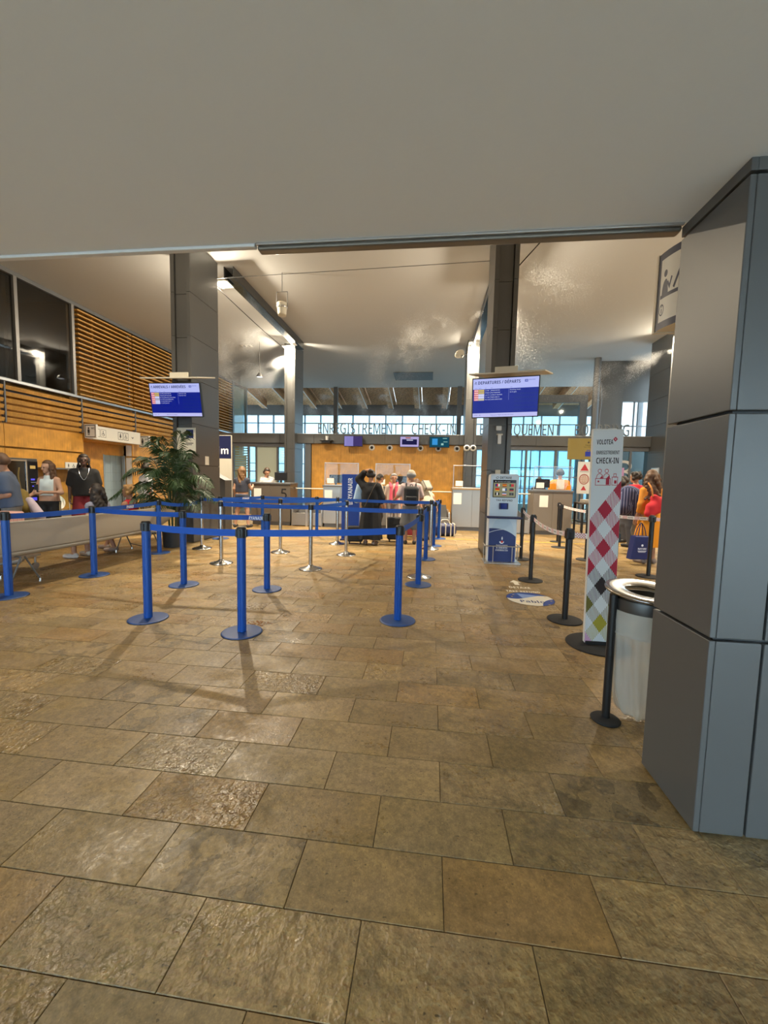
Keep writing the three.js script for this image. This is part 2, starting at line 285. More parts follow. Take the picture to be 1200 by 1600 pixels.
// ------------------------------------------------------------------ clad columns
function column(label, x0, x1, zf, zb, seams, top, flange = 0.085, recess = 0.05) {
  const cx = (x0 + x1) / 2, g = thing('column', label, 'column', [cx, 0, zf]);
  const w = x1 - x0, d = zf - zb, G = 0.007, T = 0.022, hw = w / 2;
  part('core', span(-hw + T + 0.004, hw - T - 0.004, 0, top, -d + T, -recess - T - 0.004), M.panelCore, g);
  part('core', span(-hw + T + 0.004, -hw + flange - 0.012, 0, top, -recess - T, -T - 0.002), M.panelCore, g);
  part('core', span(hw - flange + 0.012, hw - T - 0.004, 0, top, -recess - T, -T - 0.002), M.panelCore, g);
  const ys = [0.012, ...seams, top];
  for (let i = 0; i + 1 < ys.length; i++) {
    const a = ys[i] + (i ? G / 2 : 0), b = ys[i + 1] - G / 2;
    part('flange_panel', rspan(-hw, -hw + flange, a, b, -T, 0, 0.003), M.panel, g);
    part('flange_panel', rspan(hw - flange, hw, a, b, -T, 0, 0.003), M.panel, g);
    part('flange_return', rspan(-hw + flange - T * 0.5, -hw + flange, a, b, -recess, -T, 0.002), M.panel, g);
    part('centre_panel', rspan(-hw + flange + 0.006, hw - flange - 0.018, a - 0.03, b - 0.03 + (i + 2 === ys.length ? 0.03 : 0), -recess - T, -recess, 0.003), M.panel, g);
    part('side_panel', rspan(-hw, -hw + T, a, b, -d, -T - 0.003, 0.003), M.panel, g);
    part('side_panel', rspan(hw - T, hw, a, b, -d, -T - 0.003, 0.003), M.panel, g);
    part('back_panel', rspan(-hw + T + 0.003, hw - T - 0.003, a, b, -d, -d + T, 0.003), M.panel, g);
  }
  return g;
}
const SEAMS = [0.86, 1.74, 2.65, 3.62, 4.52, 5.43];
column('grey panelled column behind the palm, carrying the arrivals screen', -5.70, -5.25, -8.40, -9.55, SEAMS, 6.598);
column('grey panelled column carrying the departures screen above the tax refund kiosk', 1.11, 1.565, -8.33, -9.28, SEAMS, 6.598);
column('lamp-lit column beside the desk with number 5', -5.70, -5.28, -15.2, -16.2, SEAMS, 6.598);
column('narrow lamp-lit column left of the departures screen, with two round nozzles', 1.18, 1.60, -15.2, -16.2, SEAMS, 6.598);
column('grey column at the right behind the travellers, half hidden by the near pillar', 7.75, 8.25, -14.6, -15.9, SEAMS, 6.598);
// big pillar close to the camera
{
  const g = thing('pillar', 'large steel clad pillar close by at the right edge', 'pillar', [1.17, 0, -1.77]);
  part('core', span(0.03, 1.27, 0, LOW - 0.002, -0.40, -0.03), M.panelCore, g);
  const ys = [0.012, 0.868, 1.80, 2.695, LOW - 0.001], G = 0.012;
  for (let i = 0; i < 4; i++) {
    const a = ys[i] + (i ? G / 2 : 0), b = ys[i + 1] - (i < 3 ? G / 2 : 0), r = i === 3 ? 0.002 : 0.005;
    part('side_panel', rspan(0, 0.025, a, b, -0.43, -0.0005, r), M.panel, g);
    part('front_panel', rspan(0.0255, 0.2, a, b, -0.025, 0, r), M.panel, g);
    part('front_panel', rspan(0.209, 0.75, a, b, -0.025, 0, r), M.panel, g);
    part('front_panel', rspan(0.759, 1.3, a, b, -0.025, 0, r), M.panel, g);
    part('back_panel', rspan(0.0255, 1.3, a, b, -0.43, -0.405, r), M.panel, g);
  }
}
// ------------------------------------------------------------------ partition behind the desks, lettering band, glass doors
const PZ = -15.6;
{
  const w = structure('wall_partition', 'orange plywood wall with a grey lettering band behind the check-in desks');
  for (let i = 0; i < 5; i++) { const x0 = -4.72 + i * 1.184, x1 = x0 + 1.18; part('plywood_panel', rspan(x0, x1, 0, 2.86, PZ - 0.05, PZ, 0.003), M.ply, w); }
  part('backing', span(-4.75, 1.22, 0, 2.88, PZ - 0.15, PZ - 0.05), M.panelCore, w);
  part('jamb', rspan(-4.98, -4.74, 0, 2.88, PZ - 0.1, PZ + 0.04), M.frame, w);
  const xs = [-9.2, -7.6, -5.98, -4.6, -3.2, -1.8, -0.4, 1.0, 2.4, 3.8, 5.2, 6.6, 8.0, 9.5];
  for (let i = 0; i + 1 < xs.length; i++) part('band_panel', rspan(xs[i] + 0.003, xs[i + 1] - 0.003, 2.87, 3.22, PZ - 0.2, PZ + 0.12, 0.004), M.panel, w);
  part('band_cap', rspan(-9.2, 9.5, 3.222, 3.245, PZ - 0.2, PZ + 0.14, 0.003), M.alu, w);
  // glazed doors on both sides
  const glazed = (n, label, x0, x1, posts, panel) => {
    const g = structure(`window_${n}`, label);
    part('head', rspan(x0, x1, 2.72, 2.865, PZ - 0.12, PZ + 0.02), M.frame, g);
    part('bottom_rail', rspan(x0, x1, 0.0, 0.1, PZ - 0.08, PZ), M.frame, g);
    posts.forEach((x, i) => {
      part('post', rspan(x - 0.035, x + 0.035, 0, 2.72, PZ - 0.1, PZ + 0.01), M.frame, g);
      const nx = posts[i + 1]; if (nx === undefined) return;
      part('pane', span(x + 0.035, nx - 0.035, 0.1, 2.72, PZ - 0.045, PZ - 0.04), panel === i ? std({ color: C(0.50, 0.56, 0.47), roughness: 0.5 }) : M.glassTint, g);
      if (panel !== i) part('transom', rspan(x + 0.035, nx - 0.035, 1.72, 1.76, PZ - 0.06, PZ - 0.02), M.frame, g);
    });
    return g;
  };
  const gl = glazed(6, 'glazed doors left of the lit column', -9.2, -5.75, [-9.16, -8.0, -7.35, -7.02, -6.13, -5.79], 3);
  for (let i = 0; i < 9; i++) { const m = part('blind_slat', rbox(0.60, 0.05, 0.02, 0.004), M.white, gl); m.position.set(-7.68, 2.66 - i * 0.1, PZ - 0.16); m.rotation.x = 0.5; }
  glazed(7, 'glazed wall behind the right hand desk', 1.62, 5.45, [1.66, 2.55, 3.5, 4.55, 5.4], -1);
  glazed(8, 'glazed doors at the far right behind the travellers', 5.5, 9.4, [5.55, 6.55, 7.15, 8.2, 9.3], -1);
  const g8 = structure('window_9', 'glazed screen with a dark frame standing behind the boarding letters');
  const F = std({ color: C(0.09, 0.10, 0.11), metalness: 0.3, roughness: 0.45 });
  part('frame_bar', rspan(2.2, 6.4, 4.9, 5.22, -18.1, -17.95), F, g8); part('frame_bar', rspan(6.1, 6.4, 3.2, 4.9, -18.1, -17.95), F, g8); part('frame_bar', rspan(2.2, 2.4, 0, 4.9, -18.1, -17.95), F, g8); part('frame_bar', rspan(6.1, 6.4, 0, 3.2, -18.1, -17.95), F, g8);
  part('pane', span(2.4, 6.1, 0.0, 4.9, -18.03, -18.02), M.glassTint, g8);
  part('pane_bar', rspan(4.2, 4.24, 0, 4.9, -18.05, -17.99), F, g8);
  const g9 = structure('wall_far_right', 'grey clad wall with a window above the boarding letters');
  part('cladding', rspan(6.75, 7.8, 0, CEIL, -18.2, -18.0), M.panel, g9); part('cladding', rspan(7.8, 9.5, 4.95, CEIL, -18.2, -18.0), M.panel, g9); part('cladding', rspan(7.8, 9.5, 0, 3.0, -18.2, -18.0), M.panel, g9);
  for (const x of [8.3, 8.85, 9.4]) part('bar', rspan(x - 0.02, x + 0.02, 3.0, 4.95, -18.14, -18.06), M.frame, g9);
  for (const y of [3.5, 3.95]) part('bar', rspan(7.8, 9.5, y - 0.02, y + 0.02, -18.14, -18.06), M.frame, g9);
  solo('downpipe_column', 'round grey post with a twisted cable beside the boarding letters', 'post', merge([cyl(0.13, 0.13, CEIL, 0, 0, 0, 24), tube([[0.15, 3.0, 0.08], [0.18, 3.7, 0.1], [0.14, 4.2, 0.12], [0.19, 4.8, 0.1], [0.15, 5.6, 0.08]], 0.02, 40, 6)]), M.frame, [6.57, 0, -17.6]);
}
// posts at the edge of the high ceiling
solo('steel_post', 'dark steel post left of the check-in letters at the ceiling edge', 'post', rspan(-0.11, 0.11, 0, CEIL, -0.12, 0.12, 0.01), M.frame, [-5.43, 0, -22.5]);
solo('steel_post', 'dark steel post right of the check-in letters at the ceiling edge', 'post', rspan(-0.12, 0.12, 0, CEIL, -0.12, 0.12, 0.01), M.frame, [1.4, 0, -22.5]);
// ------------------------------------------------------------------ lounge beyond: sloping timber roof and the glazed far facade
{
  const r = structure('ceiling', 'sloping timber board roof with deep beams beyond the hall');
  const z0 = -22.3, z1 = -30.3, y0 = 8.2, y1 = 6.75, len = Math.hypot(z1 - z0, y1 - y0), ang = Math.atan2(y0 - y1, z0 - z1);
  for (let i = 0; i < 15; i++) {
    const x0 = -16 + i * 1.9; const g = rbox(1.88, 0.06, len, 0.005); const m = part('roof_board', g, M.osb, r); m.position.set(x0 + 0.95, (y0 + y1) / 2 + 0.35, (z0 + z1) / 2); m.rotation.x = -ang;
    const b = part('beam', rbox(0.34, 0.55, len - 0.9, 0.01), M.osb, r); b.position.set(x0 - 0.35, (y0 + y1) / 2 + 0.08, (z0 + z1) / 2 + 0.45); b.rotation.x = -ang;
    const e = part('beam_trim', rbox(0.05, 0.05, len - 0.9, 0.006), M.white, r); e.position.set(x0 - 0.15, (y0 + y1) / 2 - 0.2, (z0 + z1) / 2 + 0.45); e.rotation.x = -ang;
  }
  const w = structure('wall_far', 'glazed far facade of the departure lounge');
  part('fascia', span(-16, 13, 6.3, 7.3, -30.5, -30.3), M.frame, w);
  for (let i = 0; i <= 23; i++) { const x = -16 + i * 1.25; part('mullion', rspan(x - 0.035, x + 0.035, 0, 6.3, -30.5, -30.3), std({ color: C(0.16, 0.2, 0.23), roughness: 0.5, metalness: 0.3 }), w); }
  for (const y of [1.1, 2.6, 4.3, 5.7]) part('transom', rspan(-16, 12.8, y - 0.03, y + 0.03, -30.46, -30.32), std({ color: C(0.16, 0.2, 0.23), roughness: 0.5, metalness: 0.3 }), w);
  for (let i = 0; i < 23; i++) { const x = -16 + i * 1.25; part('pane', span(x + 0.035, x + 1.215, 0.05, 6.3, -30.405, -30.395), M.facade, w); }
  const s = structure('wall_lounge', 'plain side and end walls of the departure lounge');
  for (const x of [-16.1, 12.9]) { part('side_sill', span(x - 0.1, x + 0.1, 0, 0.6, -30.5, -22.4), M.white, s); part('side_lintel', span(x - 0.1, x + 0.1, 6.2, 8.9, -30.5, -22.4), M.white, s); for (let i = 0; i < 4; i++) { part('side_post', rspan(x - 0.1, x + 0.1, 0.6, 6.2, -22.4 - i * 2.7 - 0.06, -22.4 - i * 2.7 + 0.06), M.frame, s); if (i < 3) part('side_pane', span(x - 0.005, x + 0.005, 0.6, 6.2, -22.4 - i * 2.7 - 2.64, -22.4 - i * 2.7 - 0.06), M.glass, s); } }
  part('end', span(-16, -10.9, 0, 8.6, -22.6, -22.4), M.white, s); part('end', span(9.6, 13, 0, 8.6, -22.6, -22.4), M.white, s); part('fascia', span(-10.9, 9.6, CEIL + 0.02, 8.9, -22.62, -22.4), M.ceiling, s);
  part('lounge_floor', span(-16, XL - 1.5, -0.12, -0.005, -30.2, -22.4), M.cream, s);
  part('lounge_floor', span(XR, 13, -0.12, -0.005, -30.2, -22.4), M.cream, s);
  solo('outdoor_canopy', 'pale canopy roof outside beyond the far glazing', 'canopy', merge([box(34, 0.25, 3.5, 0, 4.6, 0), ...[-12, -6, 0, 6, 12].map(x => cyl(0.1, 0.1, 4.5, x, 0, 0.8, 12))]), M.white, [0, -0.13, -36]);
}
// ------------------------------------------------------------------ lamps on the columns, ceiling beams, misting hoses
{
  const lampGlass = std({ color: 0x111111, emissive: C(1, 0.86, 0.6), emissiveIntensity: 14 });
  const lamp = (x, y, z, label, back, k = 1) => {
    const g = thing('column_lamp', label, 'lamp', [x, y, z], 0, 'column head floodlights');
    part('housing', rspan(-0.19, 0.19, -0.012, 0.03, -0.17, 0.17, 0.012), M.alu, g).position.set(0, 0.075, back > 0 ? -0.06 : 0.06);
    part('bracket', rspan(-0.03, 0.03, 0.05, 0.09, back < 0 ? back : 0, back < 0 ? 0 : back), M.frame, g);
    part('lamp_bulb', new THREE.SphereGeometry(0.055, 20, 14).scale(1.3, 0.7, 1), lampGlass, g, 'glowing warm lamp');
    const p = new THREE.PointLight(LAMP_COLOR, LAMP_CD * k); p.position.set(0, 0, 0); p.castShadow = true; p.shadow.radius = 2.5; g.add(p);
    const s = new THREE.SpotLight(LAMP_COLOR, FLOOD_CD * k, 0, 1.15, 1); s.position.set(0, -0.06, 0); s.target.position.set(0, -5, 0); s.target.name = 'flood_aim'; s.castShadow = true; s.shadow.radius = 2.5; g.add(s); g.add(s.target); return g;
  };
  lamp(-5.29, 6.20, -9.86, 'bright warm lamp at the head of the column carrying the arrivals screen', 0.1);
  lamp(-5.48, 6.32, -15.06, 'bright warm lamp at the head of the column beside desk 5', -0.14);
  lamp(1.37, 6.34, -15.06, 'bright warm lamp at the head of the narrow column left of the departures screen', -0.14);
  lamp(1.34, 5.95, -9.46, 'lamp hidden behind the head of the departures column', 0.14);
  lamp(7.98, 6.30, -14.46, 'lamp at the head of the column half hidden at the right', -0.14, 0.8);
  lamp(-5.25, 5.95, -5.9, 'hall lamp above the entrance soffit on the left', -0.1, 0.3);
  lamp(7.7, 5.95, -5.0, 'hall lamp above the entrance soffit on the right', -0.1, 0.6);
  lamp(7.9, 5.95, -9.6, 'hall lamp over the travellers on the right', -0.1, 0.6);
  const beam = (x, za, zb, label) => {
    const g = thing('ceiling_beam', label, 'beam', [x, 6.34, (za + zb) / 2]); const L = za - zb;
    part('soffit', rbox(0.26, 0.03, L, 0.008), M.mirror, g); part('web', rspan(-0.13, -0.11, 0.015, 0.25, -L / 2, L / 2), M.darkAlu, g); part('web', rspan(0.11, 0.13, 0.015, 0.25, -L / 2, L / 2), M.darkAlu, g);
    part('clip', rspan(-0.06, 0.06, -0.03, -0.014, -L / 2 + 0.55, -L / 2 + 0.75), M.white, g);
  };
  beam(-5.05, -9.7, -15.15, 'dark polished beam under the ceiling along the left column row');
  beam(1.45, -9.55, -15.15, 'dark polished beam under the ceiling left of the departures column');
  const hose = (x, y, z0, z1, label) => { const pts = []; for (let i = 0; i <= 12; i++) { const t = i / 12; pts.push([x, y - 0.05 * Math.sin(Math.PI * t), z0 + (z1 - z0) * t]); } solo('misting_hose', label, 'hose', tube(pts, 0.011, 30, 6), M.black); };
  hose(-5.42, 6.18, -9.55, -15.2, 'thin black misting hose running beside the left ceiling beam');
  hose(1.22, 6.18, -9.28, -15.2, 'thin black misting hose running beside the right ceiling beam');
  solo('tension_cable', 'thin cable stretched across under the ceiling between the columns', 'cable', rod([-5.25, 6.22, -9.5], [1.11, 6.22, -9.2], 0.007, 6), M.frame);
  solo('roof_tie', 'thin diagonal steel tie at the head of the departures column', 'tie rod', rod([1.56, 5.75, -8.6], [2.6, 6.6, -7.6], 0.012, 6), M.black);
}
// ------------------------------------------------------------------ queue barriers
const beltText = canvasTex(512, 64, (x, w, h) => { x.fillStyle = '#0b49a8'; x.fillRect(0, 0, w, h); x.fillStyle = '#f4f6fb'; x.font = 'bold italic 66px sans-serif'; x.textBaseline = 'middle'; x.textAlign = 'center'; x.fillText('RYANAIR', w / 2, h / 2 + 3, 470); });
const checkTex = canvasTex(1024, 64, (x, w, h) => {
  x.fillStyle = '#f3efee'; x.fillRect(0, 0, w, h);
  for (let k = 0; k < 4; k++) {
    const ox = k * 256; x.fillStyle = '#d0495a';
    for (let i = 0; i < 8; i++) for (let j = 0; j < 4; j++) if ((i + j) % 2 === 0) { x.save(); x.translate(ox + 20 + i * 13, 8 + j * 16); x.rotate(Math.PI / 4); x.fillRect(-6, -6, 12, 12); x.restore(); }
    x.fillStyle = '#1d1d22'; x.font = 'bold 30px sans-serif'; x.textBaseline = 'middle'; x.fillText('VOLOTEA', ox + 130, h / 2, 110);
  }
});
checkTex.wrapS = THREE.RepeatWrapping;
const M_check = std({ map: checkTex, roughness: 0.6, side: THREE.DoubleSide }), M_beltText = std({ map: beltText, roughness: 0.6 });
function ribbon(dx, dz, y, wide, sag, thick = 0.003, uvLen = 1) {
  const L = Math.hypot(dx, dz), nx = -dz / L * thick / 2, nz = dx / L * thick / 2, N = 16, P = [], U = [], I = [];
  for (let i = 0; i <= N; i++) { const t = i / N, yy = y - sag * 4 * t * (1 - t); for (const s of [1, -1]) for (const v of [0, 1]) { P.push(dx * t + nx * s, yy + (v - 0.5) * wide, dz * t + nz * s); U.push(t * L / uvLen, v); } }
  for (let i = 0; i < N; i++) { const a = i * 4, b = a + 4; const q = (p, r, s, t) => I.push(p, r, s, p, s, t); q(a, b, b + 1, a + 1); q(a + 2, a + 3, b + 3, b + 2); q(a + 1, b + 1, b + 3, a + 3); q(a, a + 2, b + 2, b); }
  const g = new THREE.BufferGeometry(); g.setAttribute('position', new THREE.Float32BufferAttribute(P, 3)); g.setAttribute('uv', new THREE.Float32BufferAttribute(U, 2)); g.setIndex(I); const n = g.toNonIndexed(); n.computeVertexNormals(); return n;
}
const G_post = {
  blueBase: lathe([[0, 0], [0.185, 0], [0.19, 0.006], [0.188, 0.011], [0.175, 0.015], [0.05, 0.018], [0, 0.018]], 40),
  blueRing: lathe([[0, 0], [0.193, 0], [0.193, 0.005], [0.186, 0.007], [0, 0.007]], 40),
  steelBase: lathe([[0, 0], [0.19, 0], [0.192, 0.008], [0.18, 0.018], [0.12, 0.032], [0.05, 0.055], [0.037, 0.075], [0, 0.075]], 40),
  blackBase: lathe([[0, 0], [0.18, 0], [0.183, 0.008], [0.178, 0.014], [0.05, 0.02], [0, 0.02]], 40),
};
function tubeWithGrooves(r, h) {   // extruded profile with four shallow grooves
  const pts = []; for (let i = 0; i < 48; i++) { const a = i / 48 * Math.PI * 2, gr = Math.pow(Math.abs(Math.cos(2 * a)), 40); pts.push([Math.cos(a) * (r - 0.006 * gr), Math.sin(a) * (r - 0.006 * gr)]); }
  return extrude(pts, h).rotateX(-Math.PI / 2);
}
const G_bluePost = tubeWithGrooves(0.041, 0.91), G_steelPost = cyl(0.033, 0.033, 0.98, 0, 0.05, 0, 28);
const posts = {};
function stanchion(id, kind, x, z, label) {
  const g = thing('queue_post', label, 'barrier post', [x, 0, z], 0, { blue: 'blue queue posts', steel: 'steel queue posts', black: 'black queue posts' }[kind]);
  posts[id] = { g, x, z, kind };
  if (kind === 'blue') {
    part('base_rim', G_post.blueRing, M.darkAlu, g); part('base', G_post.blueBase, M.blueBase, g); part('pole', G_bluePost, M.blue, g).position.y = 0.017;
    const hd = part('head', merge([cyl(0.044, 0.044, 0.092, 0, 0.925, 0, 28), cyl(0.044, 0.036, 0.01, 0, 1.017, 0, 28)]), M.black, g);
    for (const [a, b] of [[0.048, 0], [-0.048, 0], [0, 0.048], [0, -0.048]]) part('belt_slot', rbox(a ? 0.016 : 0.026, 0.075, a ? 0.026 : 0.016, 0.003, a, 0.968, b), M.black, hd);
  } else if (kind === 'steel') {
    part('base', G_post.steelBase, M.chrome, g); part('pole', G_steelPost, M.chrome, g); const hd = part('head', cyl(0.04, 0.04, 0.08, 0, 0.985, 0, 28), M.black, g); part('cap', cyl(0.038, 0.034, 0.022, 0, 1.066, 0, 28), M.chrome, hd);
  } else {
    part('base', G_post.blackBase, M.blackMatte, g); part('pole', cyl(0.031, 0.031, 0.55, 0, 0.02, 0, 24), M.black, g); part('sleeve', cyl(0.036, 0.036, 0.45, 0, 0.46, 0, 24), M.black, g);
    const hd = part('head', merge([rbox(0.085, 0.10, 0.085, 0.012, 0, 0.955, 0), cyl(0.036, 0.034, 0.02, 0, 1.0, 0, 20)]), M.black, g); part('belt_slot', rbox(0.03, 0.07, 0.1, 0.004, 0, 0.95, 0), M.blackMatte, hd);
  }
  return g;
}
function belt(a, b, sag = 0.012, text) {
  const A = posts[a], B = posts[b], dx = B.x - A.x, dz = B.z - A.z, L = Math.hypot(dx, dz), ya = A.kind === 'steel' ? 1.025 : A.kind === 'black' ? 0.955 : 0.968;
  const e = 0.044 / L; const ux = dx / L, uz = dz / L;
  const m = part('belt', ribbon(dx * (1 - 2 * e), dz * (1 - 2 * e), 0, A.kind === 'black' ? 0.055 : 0.066, sag, 0.003, 1), A.kind === 'black' ? M_check : M.blueBelt, A.g);
  m.position.set(dx * e, ya, dz * e);
  if (text !== undefined) { const len = 0.36, tg = ribbon(ux * len, uz * len, 0, 0.06, 0, 0.006, len); const p = part('belt_print', tg, M_beltText, m, 'white italic airline name'); p.position.set(ux * (text * L), -sag * 4 * text * (1 - text), uz * (text * L)); }
}
stanchion('L', 'blue', -5.01, -4.2, 'blue queue post cut by the left edge of the view, in front of the bench');
stanchion('D', 'blue', -4.9, -5.32, 'blue queue post standing at the middle of the long bench');
stanchion('G', 'blue', -5.16, -7.12, 'blue queue post at the right end of the bench beside the palm pot');
stanchion('E', 'blue', -3.33, -5.08, 'blue queue post directly behind the front left one, below the palm');
stanchion('F', 'blue', -2.14, -5.08, 'blue queue post with the printed belt, just behind the nearest post');
stanchion('B', 'blue', -2.89, -3.79, 'front left blue queue post standing alone on the open floor');
stanchion('A', 'blue', -1.77, -3.6, 'blue queue post nearest the camera in the centre of the floor');
stanchion('C', 'blue', -0.31, -4.19, 'front right blue queue post at the corner of the barrier');
stanchion('H', 'blue', -0.14, -5.72, 'blue queue post just behind the front right corner post');
stanchion('b9', 'blue', -0.06, -7.65, 'blue queue post third in the right hand row of the barrier');
stanchion('b10', 'blue', 0.10, -9.29, 'blue queue post fourth in the right hand row near the striped duffel');
stanchion('b11', 'blue', 0.24, -10.5, 'farthest blue queue post in the right hand row, beside the duffel');
stanchion('b12', 'blue', -5.0, -9.1, 'blue queue post at the back corner of the arrivals column');
stanchion('b13', 'blue', -4.42, -10.2, 'blue queue post in the back row in front of desk 5');
stanchion('b14', 'blue', -2.95, -10.25, 'blue queue post in the back row in front of the baggage conveyor');
stanchion('s1', 'steel', -4.67, -7.76, 'steel queue post beside the arrivals column');
stanchion('s2', 'steel', -3.56, -6.5, 'front left steel queue post, left of the printed belt');
stanchion('s3', 'steel', -2.97, -7.72, 'steel queue post behind the printed belt in the second steel row');
stanchion('s4', 'steel', -1.94, -6.39, 'front steel queue post in the centre of the barrier');
stanchion('s5', 'steel', -1.63, -7.75, 'steel queue post in front of the blue banner');
stanchion('s6', 'steel', -2.11, -9.02, 'farthest steel queue post, left of the blue banner');
stanchion('s7', 'steel', -0.14, -6.2, 'steel queue post in the right hand row near the front corner');
stanchion('s8', 'steel', 0.03, -8.85, 'steel queue post in the right hand row behind the backpack man');
stanchion('k1', 'black', 1.57, -6.33, 'black queue post right of the tax refund kiosk');
stanchion('k2', 'black', 1.51, -4.53, 'tall near black queue post beside the checkered totem');
stanchion('k4', 'black', 1.80, -8.07, 'black queue post half hidden behind the tax refund kiosk');
stanchion('k3', 'black', 3.28, -10.71, 'black queue post in front of the right hand desk');
stanchion('k7', 'black', 3.05, -9.8, 'second black queue post beside the one at the right hand desk');
stanchion('k6', 'black', 3.10, -8.3, 'black queue post mostly hidden behind the checkered totem');
stanchion('k5', 'black', 3.61, -7.0, 'black queue post beside the blue shopping bag at the right');
stanchion('k9', 'black', 1.93, -4.42, 'black queue post hidden right behind the checkered totem');
stanchion('k8', 'black', 4.6, -6.9, 'black queue post out of sight behind the near pillar');
belt('L', 'D', 0.01); belt('D', 'E', 0.01); belt('D', 'G', 0.01, 0.38); belt('G', 's1', 0.05); belt('E', 'F', 0.01, 0.68); belt('B', 'A', 0.012); belt('A', 'C', 0.01); belt('C', 'H', 0.01);
belt('s2', 's4', 0.008); belt('s4', 's7', 0.01); belt('s1', 's3', 0.008); belt('s3', 's6', 0.01); belt('s6', 's8', 0.01); belt('b12', 'b13', 0.01, 0.4); belt('b13', 'b14', 0.01); belt('b14', 'b11', 0.02); belt('b9', 's7', 0.01); belt('s8', 'b10', 0.01); belt('b10', 'b11', 0.01); belt('s5', 's4', 0.01);
belt('k1', 'k4', 0.02); belt('k1', 'k2', 0.05); belt('k2', 'k9', 0.01); belt('k3', 'k6', 0.02); belt('k7', 'k3', 0.01); belt('k6', 'k5', 0.02); belt('k5', 'k8', 0.01);

// ------------------------------------------------------------------ long hull-shaped bench
{
  const g = thing('bench', 'long hull-shaped grey bench with a curved back, left of the queue', 'bench', [-5.5, 0, -5.7]);
  const Z0 = 2.0, Z1 = -2.05, NS = 40;
  const shell = (t0, t1, off, thick) => {
    const prof = 14, P = [], U = [], I = [];
    for (let i = 0; i <= NS; i++) {
      const s = i / NS, z = Z0 + (Z1 - Z0) * s, e = Math.pow(Math.max(0, (Math.abs(s - 0.5) * 2 - 0.62) / 0.38), 2.2), top = 0.86 - 0.10 * e, low = 0.37 + 0.13 * e, bow = 0.10 * Math.sin(Math.PI * s);
      for (const side of [0, 1]) for (let j = 0; j <= prof; j++) {
        const t = t0 + (t1 - t0) * j / prof; let x, y;
        if (t < 0.45) { const q = t / 0.45; x = -0.62 + 0.62 * q; y = low + 0.07 - 0.07 * Math.sin(q * Math.PI / 2) + 0.01; } else { const q = (t - 0.45) / 0.55; x = 0.0 + 0.26 * Math.pow(q, 0.75); y = low + (top - low) * Math.pow(q, 1.25) + 0.01; }
        const k = side ? thick : 0; P.push(x + bow - k * (t > 0.45 ? 0.9 : 0.1) + off, y + k * (t > 0.45 ? 0.3 : 1), z); U.push(z, t);
      }
    }
    const R = prof + 1, W = 2 * R;
    const q = (a, b, c, d) => I.push(a, b, c, a, c, d);
    for (let i = 0; i < NS; i++) { for (let j = 0; j < prof; j++) { const a = i * W + j, b = a + W; q(a, a + 1, b + 1, b); q(a + R, b + R, b + R + 1, a + R + 1); } const a = i * W, b = a + W; q(a, b, b + R, a + R); q(a + prof, a + R + prof, b + R + prof, b + prof); }
    for (const i of [0, NS]) for (let j = 0; j < prof; j++) { const a = i * W + j; i ? q(a, a + 1, a + R + 1, a + R) : q(a, a + R, a + R + 1, a + 1); }
    const ge = new THREE.BufferGeometry(); ge.setAttribute('position', new THREE.Float32BufferAttribute(P, 3)); ge.setAttribute('uv', new THREE.Float32BufferAttribute(U, 2)); ge.setIndex(I); ge.computeVertexNormals(); return ge;
  };
  const grey = std({ color: C(0.50, 0.46, 0.385), roughness: 0.45, side: THREE.DoubleSide });
  part('seat', shell(0, 0.565, 0, 0.025), grey, g); part('backrest', shell(0.575, 1, 0, 0.025), grey, g);
  for (const z of [1.05, -1.45]) {
    const l = part('leg', merge([rod([0.16, 0.38, z], [0.16, 0.03, z + 0.16], 0.011), rod([0.16, 0.38, z - 0.05], [0.16, 0.03, z - 0.25], 0.011), rod([-0.42, 0.42, z], [-0.46, 0.03, z + 0.16], 0.011), rod([-0.42, 0.42, z], [-0.46, 0.03, z - 0.25], 0.011), rod([0.16, 0.12, z + 0.12], [-0.45, 0.12, z - 0.2], 0.009), rod([0.16, 0.38, z], [-0.42, 0.42, z], 0.011)]), M.frame, g);
    for (const [x, dz] of [[0.16, 0.16], [0.16, -0.25], [-0.46, 0.16], [-0.46, -0.25]]) part('foot', cyl(0.02, 0.016, 0.05, x, 0, z + dz, 14), M.chrome, l);
  }
}
